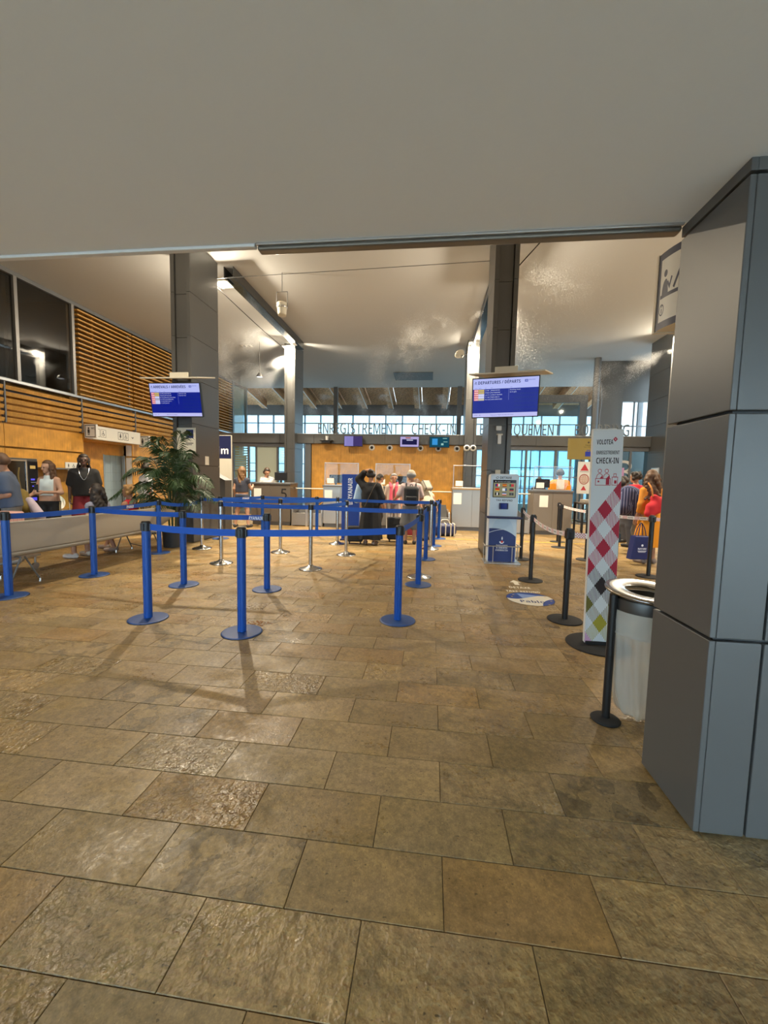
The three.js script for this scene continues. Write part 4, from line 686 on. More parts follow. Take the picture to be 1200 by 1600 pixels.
// ------------------------------------------------------------------ check-in desks
const sheet = canvasTex(200, 280, (x, w, h) => { x.fillStyle = '#e9e7e0'; x.fillRect(0, 0, w, h); x.fillStyle = '#777'; for (let i = 0; i < 13; i++) x.fillRect(22, 50 + i * 16, 90 + (i * 53 % 60), 5); x.fillStyle = '#999'; x.fillRect(60, 18, 80, 14); x.strokeStyle = '#888'; x.lineWidth = 4; x.beginPath(); x.arc(100, 205, 38, 0, 5); x.stroke(); });
const M_sheet = print(sheet, 0.7);
function desk(label, x0, x1, mat, o = {}) {
  const z = o.z ?? -12.1, g = thing('checkin_desk', label, 'desk', [(x0 + x1) / 2, 0, z]), w = (x1 - x0) / 2, H = o.h ?? 1.3;
  part('plinth', span(-w + 0.03, w - 0.03, 0, 0.12, -0.62, -0.05), M.frame, g);
  const n = o.panels ?? 2; for (let i = 0; i < n; i++) part('front_panel', rspan(-w + 2 * w * i / n + 0.002, -w + 2 * w * (i + 1) / n - 0.002, 0.12, H - 0.05, -0.03, 0, 0.003), mat, g);
  part('side_panel', rspan(-w, -w + 0.03, 0.12, H - 0.05, -0.68, -0.032, 0.003), mat, g); part('side_panel', rspan(w - 0.03, w, 0.12, H - 0.05, -0.68, -0.032, 0.003), mat, g);
  part('worktop', rspan(-w - 0.02, w + 0.02, H - 0.05, H, -0.7, 0.03, 0.006), o.top || M.frame, g);
  if (o.notice !== undefined) part('notice', rbox(0.24, 0.34, 0.004, 0.001, o.notice, 0.98, 0.004), M_sheet, g, 'white printed notice');
  if (o.screen) {
    const s = part('acrylic_screen', rspan(-w + 0.02, w - 0.02, H + 0.03, H + 0.68, -0.12, -0.114, 0.002), M.acrylic, g, 'clear acrylic counter screen');
    part('screen_frame', merge([rspan(-w + 0.01, -w + 0.03, H, H + 0.7, -0.13, -0.105), rspan(w - 0.03, w - 0.01, H, H + 0.7, -0.13, -0.105), rspan(-w + 0.03, w - 0.03, H + 0.675, H + 0.695, -0.13, -0.105), rspan(-w + 0.03, w - 0.03, H, H + 0.02, -0.13, -0.105)]), M.alu, s);
    part('notice', rbox(0.22, 0.16, 0.004, 0.001, -w + 0.2, H + 0.14, -0.108), M_sheet, s);
  }
  if (o.monitor) { const m = part('monitor', rbox(0.42, 0.26, 0.03, 0.006, o.monitor, H + 0.2, -0.42), M.black, g); part('stand', rbox(0.06, 0.12, 0.05, 0.004, o.monitor, H + 0.05, -0.42), M.black, m); }
  return g;
}
const M_desk = std({ color: C(0.15, 0.125, 0.10), roughness: 0.4, metalness: 0.3 });
const font = await new FontLoader().loadAsync('fonts/droid/droid_sans_regular.typeface.json');
{
  const d5 = desk('brown check-in desk marked with a large 5', -5.62, -4.34, M_desk, { notice: -0.42, h: 1.34, monitor: 0.18 });
  part('numeral', new TextGeometry('5', { font, size: 0.3, depth: 0.006, curveSegments: 6 }).translate(0.42 - 0.1, 0.86, 0.001), M.black, d5, 'large black numeral 5');
  desk('stainless check-in desk behind the blue banner', -3.29, -2.2, M.brushed, { screen: 1, notice: -0.38, monitor: -0.25 });
  desk('stainless check-in desk behind the group of travellers', -1.70, -0.62, M.brushed, { screen: 1, monitor: 0.2 });
  desk('stainless check-in desk left of the departures column', 0.66, 1.85, M.brushed, { screen: 1, z: -12.4, notice: -0.44, top: std({ color: C(0.3, 0.2, 0.1), roughness: 0.5 }) });
  desk('grey brown check-in desk to the right of the kiosk', 2.97, 4.06, std({ color: C(0.24, 0.21, 0.175), roughness: 0.4, metalness: 0.4 }), { screen: 1, notice: -0.25, monitor: -0.2 });
  const conveyor = (label, x0, x1) => {
    const g = thing('baggage_conveyor', label, 'conveyor', [(x0 + x1) / 2, 0, -12.12]), w = (x1 - x0) / 2;
    part('front_panel', rspan(-w, -0.04, 0.03, 0.42, -0.03, 0, 0.004), M.brushed, g); part('front_panel', rspan(0.04, w, 0.03, 0.42, -0.03, 0, 0.004), M.brushed, g);
    part('divider', rspan(-0.035, 0.035, 0.0, 0.56, -1.6, 0.005, 0.006), M.alu, g); part('divider', rspan(-w - 0.02, -w + 0.035, 0, 0.56, -1.6, -0.032, 0.006), M.alu, g); part('divider', rspan(w - 0.035, w + 0.02, 0, 0.56, -1.6, -0.032, 0.006), M.alu, g);
    for (const [a, b] of [[-w + 0.04, -0.04], [0.04, w - 0.04]]) { const m = part('belt', rbox(b - a, 0.03, 1.9, 0.006), M.blackMatte, g); m.position.set((a + b) / 2, 0.52, -0.98); m.rotation.x = 0.16; }
  };
  conveyor('steel baggage conveyor between desk 5 and the stainless desk', -4.3, -3.34); conveyor('steel baggage conveyor behind the group', -2.14, -1.76); conveyor('steel baggage conveyor beside the striped duffel', -0.54, 0.58); conveyor('steel baggage conveyor behind the kiosk', 1.95, 2.9);
  const bar = (x0, x1, label) => { const g = thing('barrier_bar', label, 'bar', [(x0 + x1) / 2, 1.17, -12.5]); part('tube', new THREE.CylinderGeometry(0.018, 0.018, x1 - x0, 12).rotateZ(Math.PI / 2), M.cream, g); part('end_socket', new THREE.CylinderGeometry(0.03, 0.03, 0.04, 14).rotateZ(Math.PI / 2).translate((x0 - x1) / 2 + 0.02, 0, 0), M.alu, g); };
  bar(-4.33, -3.29, 'cream barrier bar between desk 5 and the stainless desk'); bar(-0.62, 0.66, 'cream barrier bar left of the middle desk'); bar(1.85, 2.97, 'cream barrier bar behind the kiosk');
  solo('cardboard_box', 'tall yellowish cardboard carton behind the kiosk', 'box', rbox(0.32, 0.75, 0.3, 0.006), std({ color: C(0.5, 0.36, 0.14), roughness: 0.7 }), [2.45, 0.93, -14.3]);
  solo('carton_stand', 'low grey stand under the cardboard carton', 'stand', merge([rspan(-0.3, 0.3, 0.5, 0.55, -0.25, 0.25), rspan(-0.28, -0.24, 0, 0.5, -0.2, 0.2), rspan(0.24, 0.28, 0, 0.5, -0.2, 0.2)]), M.frame, [2.45, 0, -14.3]);
}
{
  const t = thing('baggage_table', 'dark baggage table with grey trays right of the right hand desk', 'table', [4.66, 0, -12.2]); part('top', rspan(-0.42, 0.42, 0.93, 0.97, -0.35, 0.35, 0.006), std({ color: C(0.06, 0.045, 0.035), roughness: 0.5 }), t);
  for (const [a, b] of [[-0.38, -0.31], [0.38, -0.31], [-0.38, 0.31], [0.38, 0.31]]) part('leg', rspan(a - 0.025, a + 0.025, 0, 0.93, b - 0.025, b + 0.025), M.black, t);
  part('shelf', rspan(-0.38, 0.38, 0.4, 0.43, -0.3, 0.3, 0.006), M.black, t); part('tray', rspan(-0.3, 0.1, 0.972, 1.06, -0.2, 0.2, 0.01), std({ color: C(0.3, 0.28, 0.24), roughness: 0.6 }), t); part('bin', cyl(0.14, 0.16, 0.4, 0.1, 0.43, 0.02, 20), std({ color: C(0.14, 0.14, 0.14), roughness: 0.5 }), t);
}
// ------------------------------------------------------------------ lettering on the band, desk monitors, air nozzles
{
  const M_let = std({ color: C(0.10, 0.11, 0.115), metalness: 0.2, roughness: 0.6 });
  const word = (s, x0, x1, label) => {
    const g = thing('sign_lettering', label, 'lettering', [x0, 3.246, -15.42]); let cx = 0; const list = [];
    for (const ch of s) { const ge = new TextGeometry(ch, { font, size: 0.40, depth: 0.03, curveSegments: 5 }); ge.computeBoundingBox(); const bb = ge.boundingBox; ge.translate(-bb.min.x, 0, 0); list.push([ge, cx, bb.max.x - bb.min.x]); cx += (bb.max.x - bb.min.x) + 0.07; }
    const k = (x1 - x0) / (cx - 0.07); for (const [ge, x] of list) { const m = part('letter', ge, M_let, g); m.position.x = x * k; m.scale.set(k, 1, 1); }
    return g;
  };
  word('ENREGISTREMENT', -4.41, -1.29, 'thin metal letters ENREGISTREMENT standing on the band'); word('CHECK-IN', -0.78, 0.86, 'thin metal letters CHECK-IN standing on the band'); word('EMBARQUEMENT', 1.75, 4.6, 'thin metal letters EMBARQUEMENT standing on the band'); word('BOARDING', 5.11, 6.95, 'thin metal letters BOARDING standing on the band');
  const mon = (x, w, draw, label) => { const g = thing('desk_monitor', label, 'screen', [x, 2.945, -15.25]); part('casing', rbox(w, 0.41, 0.05, 0.008), M.black, g); part('screen', new THREE.PlaneGeometry(w - 0.04, 0.37).translate(0, 0, 0.0265), glow(canvasTex(320, 176, draw), 0.6), g); part('arm', rbox(0.08, 0.1, 0.22, 0.008, 0, 0.1, -0.13), M.frame, g); };
  mon(-2.985, 0.73, (x, w, h) => { x.fillStyle = '#8d86c9'; x.fillRect(0, 0, w / 2, h); x.fillStyle = '#43386f'; x.fillRect(w / 2, 0, w / 2, h); x.fillStyle = '#a7a1dd'; x.fillRect(20, 20, 8, h - 40); }, 'monitor with a purple split screen above the blue banner');
  mon(-0.845, 0.73, (x, w, h) => { x.fillStyle = '#b9aee0'; x.fillRect(0, 0, w, h); x.fillStyle = '#1c1d4a'; x.fillRect(30, 45, 260, 95); x.fillStyle = '#b06a4a'; x.fillRect(90, 10, 90, 20); x.fillStyle = '#d8dcf8'; x.fillRect(110, 55, 110, 14); }, 'monitor with a lilac bordered dark screen above the group');
  mon(0.265, 0.75, (x, w, h) => { x.fillStyle = '#0e4a5e'; x.fillRect(0, 0, w, h); x.fillStyle = '#3b9be0'; x.fillRect(40, 30, 90, 110); x.fillStyle = '#9fd0c8'; x.fillRect(190, 110, 40, 34); x.fillRect(215, 20, 70, 10); x.fillRect(225, 80, 70, 10); }, 'monitor with a teal screen left of the narrow column');
  const pj = thing('projector', 'dark projector bracket with a white cylinder on the lettering band', 'projector', [-4.05, 2.98, -15.3]); part('tray', rbox(0.5, 0.03, 0.26, 0.006, 0, -0.02, 0), M.black, pj); part('body', rbox(0.34, 0.09, 0.22, 0.01, 0, -0.08, 0), M.black, pj); part('cylinder', cyl(0.05, 0.05, 0.16, 0.02, -0.005, 0, 20), M.white, pj);
  const noz = (x, z, label) => { const g = thing('air_nozzle', label, 'air nozzle', [x, 2.735, z], 0, 'round air nozzles'); part('ring', lathe([[0.055, 0.0], [0.06, 0.05], [0.085, 0.06], [0.115, 0.02], [0.118, 0.0]], 28).rotateX(Math.PI / 2), M.white, g); part('throat', new THREE.SphereGeometry(0.06, 16, 12).translate(0, 0, 0.01), M.black, g); };
  [[-2.32, 'round air nozzle on the plywood wall, leftmost of five'], [-1.62, 'round air nozzle on the plywood wall, second from left'], [-0.44, 'round air nozzle below the lilac bordered monitor'], [0.24, 'round air nozzle below the teal monitor'], [0.94, 'round air nozzle at the right end of the plywood wall']].forEach(([x, l]) => noz(x, PZ + 0.002, l));
  noz(1.27, -15.198, 'left one of the two nozzles on the narrow column'); noz(1.50, -15.198, 'right one of the two nozzles on the narrow column');
}
// ------------------------------------------------------------------ signs at the right
{
  const yel = canvasTex(512, 384, (x, w, h) => { x.fillStyle = '#8c7a3a'; x.fillRect(0, 0, w, h); x.fillStyle = '#3a3320'; x.font = '30px sans-serif'; x.textAlign = 'center'; x.fillText('Bagages', 340, 130); x.fillText('hors format', 340, 165); x.beginPath(); x.arc(340, 70, 16, 0, 7); x.fill(); x.fillStyle = '#1a2fa0'; x.fillRect(290, 240, 100, 90); x.strokeStyle = '#1a2fa0'; x.lineWidth = 10; x.strokeRect(320, 215, 40, 30); });
  const g = thing('baggage_sign', 'mustard yellow baggage sign board on two posts at the right', 'sign', [4.72, 0, -13.4]);
  part('board', rbox(0.92, 0.66, 0.06, 0.008, 0, 2.6, 0), std({ color: C(0.22, 0.17, 0.05), roughness: 0.4 }), g); part('print', new THREE.PlaneGeometry(0.9, 0.64).translate(0, 2.6, 0.0315), print(yel, 0.4), g); for (const x of [-0.36, 0.36]) part('post', rspan(x - 0.03, x + 0.03, 0, 2.27, -0.03, 0.03), M.frame, g);
  const warn = canvasTex(180, 420, (x, w, h) => { x.fillStyle = '#d6d6d2'; x.fillRect(0, 0, w, h); x.fillStyle = '#b5303a'; x.beginPath(); x.moveTo(90, 20); x.lineTo(150, 115); x.lineTo(30, 115); x.fill(); x.fillStyle = '#888'; x.fillRect(25, 125, 130, 8); x.strokeStyle = '#9a4a40'; x.lineWidth = 12; x.beginPath(); x.arc(90, 230, 65, 0, 7); x.stroke(); x.fillStyle = '#b79a8c'; x.beginPath(); x.arc(90, 230, 55, 0, 7); x.fill(); x.fillStyle = '#e8e0d8'; for (let i = 0; i < 9; i++) x.fillRect(50 + (i % 3) * 30, 195 + (i / 3 | 0) * 26, 18, 8); x.fillStyle = '#b5303a'; x.beginPath(); x.moveTo(90, 318); x.lineTo(130, 380); x.lineTo(50, 380); x.fill(); });
  const wn = thing('warning_panel', 'white panel with red warning triangles below the mustard sign', 'sign', [4.77, 0, -13.32]); part('board', rbox(0.40, 1.0, 0.02, 0.004, 0, 1.7, 0), M.white, wn); part('print', new THREE.PlaneGeometry(0.38, 0.97).translate(0, 1.7, 0.0115), print(warn), wn); part('stand', rspan(-0.02, 0.02, 0, 1.2, -0.03, -0.01), M.frame, wn);
  solo('purple_sign', 'small lilac sign on the dark post beside the glass doors', 'sign', rbox(0.32, 0.3, 0.03, 0.006), std({ color: C(0.45, 0.25, 0.45), roughness: 0.5 }), [6.35, 1.93, -14.6]);
  solo('sign_post', 'dark post carrying the small lilac sign', 'post', rspan(-0.06, 0.06, 0, 2.86, -0.06, 0.06, 0.008), M.frame, [6.18, 0, -14.72]);
  const B = new TextGeometry('B', { font, size: 0.85, depth: 0.006, curveSegments: 8 }); solo('glass_letter', 'large frosted white letter B on the glass door', 'lettering', B, M.white, [6.58, 1.55, PZ - 0.035]);
  // wall cabinet behind the woman in orange
  const cb = thing('poster_case', 'pale poster case on the right wall column', 'poster', [7.748, 1.75, -15.05], -Math.PI / 2); part('case', rbox(0.5, 0.75, 0.03, 0.006, 0, 0, 0.016), M.alu, cb); part('print', rbox(0.44, 0.69, 0.004, 0.001, 0, 0, 0.034), print(canvasTex(128, 200, (x, w, h) => { x.fillStyle = '#dfe3e6'; x.fillRect(0, 0, w, h); x.fillStyle = '#c99'; for (let i = 0; i < 7; i++) x.fillRect(60, 40 + i * 20, 50, 8); x.fillStyle = '#345'; x.fillRect(10, 170, 108, 20); })), cb);
  // curved information sign
  const R = 0.62, cs = thing('curved_sign', 'curved white information desk sign projecting behind the near pillar', 'sign', [2.84, 3.06, -4.52]);
  const arc = (r0, y0, y1, a0, a1, n = 20) => { const g2 = new THREE.CylinderGeometry(r0, r0, y1 - y0, n, 1, true, a0, a1 - a0).translate(0, (y0 + y1) / 2, 0); return g2; };
  const A0 = -Math.PI / 2 - 0.0, A1 = Math.PI / 2;
  const stex = canvasTex(1024, 512, (x, w, h) => {
    x.fillStyle = '#2c3350'; x.fillRect(0, 0, w, h); x.fillStyle = '#d9dbd8'; x.fillRect(22, 48, w - 44, h - 96); x.fillStyle = '#2c3350';
    const fig = (cx, s, sit) => { x.beginPath(); x.ellipse(cx, 120 * s + (sit ? 90 : 0), 30 * s, 42 * s, 0, 0, 7); x.fill(); };
    x.strokeStyle = '#2c3350'; x.save(); x.scale(0.44, 1); x.beginPath(); x.ellipse(130, 150, 26, 24, 0, 0, 7); x.fill(); x.beginPath(); x.moveTo(85, 285); x.quadraticCurveTo(88, 192, 140, 188); x.quadraticCurveTo(170, 192, 178, 285); x.fill(); x.lineWidth = 18; x.beginPath(); x.moveTo(165, 210); x.lineTo(195, 250); x.lineTo(222, 190); x.stroke(); x.fillRect(60, 285, 300, 24);
    x.beginPath(); x.ellipse(370, 95, 40, 30, 0, 0, 7); x.fill(); x.fillRect(322, 140, 96, 160); x.fillRect(322, 300, 42, 120); x.fillRect(378, 300, 42, 120); x.lineWidth = 24; x.beginPath(); x.moveTo(334, 150); x.lineTo(252, 270); x.stroke();
    x.lineWidth = 9; x.beginPath(); x.ellipse(95, 385, 34, 34, 0, 0, 7); x.stroke(); x.fillRect(89, 375, 13, 32); x.fillRect(89, 358, 13, 10); x.restore();
  });
  const face = part('face', arc(R, 0, 0.74, A0, A1, 32), std({ map: stex, roughness: 0.4, side: THREE.DoubleSide }), cs);
  part('bottom', new THREE.CircleGeometry(R, 32, 0, Math.PI).rotateX(Math.PI / 2).translate(0, 0.001, 0), M.cream, cs); part('top', new THREE.CircleGeometry(R, 32, 0, Math.PI).rotateX(Math.PI / 2).translate(0, 0.739, 0), M.cream, cs);
  part('back', rspan(-R - 0.01, R + 0.01, -0.01, 0.75, -0.04, 0.0, 0.004), M.cream, cs);
  part('hanger', merge([rod([-0.3, 0.74, -0.02], [-0.3, CEIL - 3.06, -0.02], 0.015), rod([0.3, 0.74, -0.02], [0.3, CEIL - 3.06, -0.02], 0.015)]), M.frame, cs);
}
// ------------------------------------------------------------------ left wall: washroom signs, vending machine, showcase
{
  const picto = (x, cx, cy, s, kind) => { x.fillStyle = '#26282c'; x.strokeStyle = '#26282c'; if (kind === 'w') { x.beginPath(); x.arc(cx - s * .05, cy - s * 0.3, s * 0.09, 0, 7); x.fill(); x.lineWidth = s * 0.1; x.beginPath(); x.moveTo(cx - s * .05, cy - s * 0.2); x.lineTo(cx - s * .05, cy + 0.05 * s); x.lineTo(cx + s * .15, cy + 0.05 * s); x.lineTo(cx + s * 0.22, cy + s * 0.3); x.stroke(); x.lineWidth = s * 0.07; x.beginPath(); x.arc(cx - s * 0.02, cy + s * 0.15, s * 0.22, 0.5, 4.2); x.stroke(); } else if (kind === 'v') { x.lineWidth = s * 0.12; x.beginPath(); x.moveTo(cx - s * 0.22, cy - s * 0.1); x.lineTo(cx, cy + s * 0.15); x.lineTo(cx + s * 0.22, cy - s * 0.1); x.stroke(); } else { x.beginPath(); x.arc(cx, cy - s * 0.34, s * 0.1, 0, 7); x.fill(); x.fillRect(cx - s * 0.13, cy - s * 0.22, s * 0.26, s * 0.36); x.fillRect(cx - s * 0.1, cy + s * 0.1, s * 0.08, s * 0.3); x.fillRect(cx + s * 0.02, cy + s * 0.1, s * 0.08, s * 0.3); if (kind === 'f') { x.beginPath(); x.moveTo(cx, cy - s * 0.2); x.lineTo(cx + s * 0.24, cy + s * 0.2); x.lineTo(cx - s * 0.24, cy + s * 0.2); x.fill(); } } };
  const lt = canvasTex(1024, 200, (x, w, h) => { x.fillStyle = '#dedcd4'; x.fillRect(0, 0, w, h); x.lineWidth = 5; x.strokeStyle = '#333'; [[60, 'm'], [185, 'w'], [560, 'f'], [690, 'w'], [850, 'v']].forEach(([cx, k]) => { if (k !== 'v') x.strokeRect(cx - 52, 38, 104, 124); picto(x, cx, 100, 105, k); }); });
  const g = thing('washroom_lightbox', 'long white washroom sign box above the niche opening', 'sign', [XL + 0.215, 2.78, -12.5], Math.PI / 2);
  part('box', rbox(2.06, 0.42, 0.2, 0.008, 0, 0, -0.01), M.white, g); part('print', new THREE.PlaneGeometry(1.95, 0.38).translate(0, 0, 0.0915), print(lt), g);
  const wc = (kind) => canvasTex(256, 256, (x, w, h) => { x.fillStyle = '#dedcd4'; x.fillRect(0, 0, w, h); x.lineWidth = 14; x.strokeStyle = '#26282c'; x.strokeRect(14, 14, w - 28, h - 28); picto(x, 90, 135, 190, kind); x.font = 'bold 54px sans-serif'; x.fillStyle = '#26282c'; x.fillText('WC', 150, 90); });
  const flag = (label, y, z, kind) => { const f = thing('washroom_flag_sign', label, 'sign', [XL + 0.30, y, z]); part('box', rbox(0.40, 0.42, 0.07, 0.006), M.white, f); part('print', new THREE.PlaneGeometry(0.37, 0.39).translate(0, 0, 0.0365), print(wc(kind)), f); part('bracket', rod([-0.2, 0, 0], [-0.29, 0, 0], 0.02), M.frame, f); };
  flag('square WC sign projecting left of the washroom sign box', 2.80, -11.42, 'm'); flag('square WC sign projecting beside the palm', 2.70, -13.75, 'm');
  const sm = canvasTex(256, 96, (x, w, h) => { x.fillStyle = '#dedcd4'; x.fillRect(0, 0, w, h); picto(x, 45, 48, 70, 'm'); picto(x, 128, 48, 75, 'w'); picto(x, 212, 48, 70, 'f'); });
  const s3 = thing('pictogram_plate', 'small white pictogram plate on the plywood wall', 'sign', [XL + 0.004, 1.72, -11.05], Math.PI / 2); part('plate', rbox(0.56, 0.2, 0.012, 0.003, 0, 0, 0.006), M.white, s3); part('print', new THREE.PlaneGeometry(0.54, 0.18).translate(0, 0, 0.0132), print(sm), s3);
  // vending machine
  const v = thing('vending_machine', 'black glass fronted vending machine at the left wall', 'vending machine', [-10.3, 0, -8.4], Math.PI / 2);
  part('cabinet', rbox(1.5, 1.82, 0.8, 0.015, 0, 0.93, 0), M.darkAlu, v); part('door_frame', merge([rspan(-0.74, 0.46, 1.76, 1.80, 0.4, 0.43), rspan(0.42, 0.46, 0.5, 1.76, 0.4, 0.43), rspan(-0.74, -0.70, 0.5, 1.76, 0.4, 0.43), rspan(-0.74, 0.46, 0.46, 0.5, 0.4, 0.43)]), M.chrome, v);
  part('glass_front', rspan(-0.70, 0.42, 0.5, 1.76, 0.402, 0.41), std({ color: C(0.006, 0.006, 0.007), roughness: 0.08 }), v);
  const ctl = canvasTex(128, 512, (x, w, h) => { x.fillStyle = '#101014'; x.fillRect(0, 0, w, h); x.fillStyle = '#c9a25a'; x.fillRect(20, 40, 80, 36); x.fillStyle = '#5a55e8'; x.fillRect(24, 190, 60, 20); x.fillRect(40, 270, 30, 14); x.fillRect(24, 408, 80, 36); x.fillStyle = '#888'; x.fillRect(24, 230, 80, 6); x.fillStyle = '#ddd'; x.beginPath(); x.arc(64, 350, 16, 0, 7); x.fill(); });
  part('control_panel', rspan(0.48, 0.73, 0.45, 1.78, 0.402, 0.425), M.black, v); part('control_screen', new THREE.PlaneGeometry(0.22, 1.1).translate(0.605, 1.2, 0.4265), glow(ctl, 0.7), v); part('drop_hatch', rspan(-0.5, 0.3, 0.12, 0.38, 0.4, 0.415), M.black, v);
  // glass showcase with porcelain
  const s = thing('showcase', 'glass shelved showcase against the plywood wall behind the woman in white', 'showcase', [-10.5, 0, -10.55], Math.PI / 2);
  part('back', rspan(-0.8, 0.8, 0.1, 1.62, -0.22, -0.2), std({ map: woodTex, color: C(0.6, 0.58, 0.5), roughness: 0.5 }), s); part('base', rspan(-0.82, 0.82, 0, 0.45, -0.2, 0.2), M.brushed, s); part('shelf', rspan(-0.8, 0.8, 0.92, 0.93, -0.2, 0.2), M.glassTint, s); part('top', rspan(-0.82, 0.82, 1.60, 1.64, -0.22, 0.2), M.frame, s);
  for (const x of [-0.8, -0.12, 0.3, 0.8]) part('upright', rspan(x - 0.012, x + 0.012, 0.45, 1.6, 0.18, 0.2), M.alu, s);
  const china = std({ color: C(0.75, 0.74, 0.70), roughness: 0.15 });
  const plate = (x, y, r, label) => { const m = solo('porcelain_plate', label, 'plate', lathe([[0, 0], [r * 0.6, 0.004], [r, 0.03], [r * 0.99, 0.035], [r * 0.6, 0.012], [0, 0.01]], 32), china, [-10.55, y + r, -10.55 - x]); m.rotation.set(0, 0, -Math.PI / 2 + 0.2); };
  plate(-0.25, 0.46, 0.20, 'white porcelain plate on the lower shelf left of the woman in white'); plate(0.62, 0.46, 0.17, 'white porcelain plate on the lower shelf right of the woman in white'); plate(-0.4, 0.935, 0.16, 'white porcelain plate on the upper glass shelf');
  solo('porcelain_vase', 'white cylindrical porcelain vase on the glass shelf beside the man in black', 'vase', lathe([[0, 0], [0.085, 0], [0.09, 0.02], [0.09, 0.3], [0.075, 0.33], [0.06, 0.335], [0.06, 0.3], [0, 0.28]], 28), china, [-10.5, 0.931, -11.05]);
  solo('porcelain_jug', 'small white porcelain jug on the lower shelf near the man in black', 'jug', merge([lathe([[0, 0], [0.05, 0], [0.075, 0.08], [0.05, 0.16], [0.055, 0.2]], 24), tube([[0.05, 0.16, 0], [0.11, 0.15, 0], [0.11, 0.07, 0], [0.07, 0.06, 0]], 0.01, 16, 6)]), china, [-10.5, 0.451, -10.95]);
  // cream and navy standing banner behind the column, slanted grey stand
  const im = canvasTex(256, 300, (x, w, h) => { x.fillStyle = '#141b45'; x.fillRect(0, 0, w, h); x.fillStyle = '#f0f0f0'; x.font = 'bold 130px sans-serif'; x.fillText('im', 66, 240); });
  const bn = thing('standing_banner', 'cream banner with a navy head reading im, half hidden behind the arrivals column', 'banner', [-6.45, 0, -11.9]); part('panel', rbox(0.62, 2.75, 0.05, 0.006, 0, 1.39, 0), M.cream, bn); part('head_print', new THREE.PlaneGeometry(0.6, 0.7).translate(0, 2.40, 0.0265), print(im), bn); part('foot', rbox(0.7, 0.02, 0.4, 0.004, 0, 0.01, 0), M.frame, bn);
  const st = thing('slanted_stand', 'grey slant topped stand behind the arrivals column', 'stand', [-5.66, 0, -10.3]); part('body', extrude([[-0.24, 0], [0.24, 0], [0.24, 1.38], [-0.24, 1.62]], 0.35, 0.006).translate(0, 0, -0.17), M.panel, st); part('top_plate', rbox(0.54, 0.02, 0.39, 0.004), M.frame, st).position.set(0, 1.512, 0); st.children[1].rotation.z = -0.463;
}
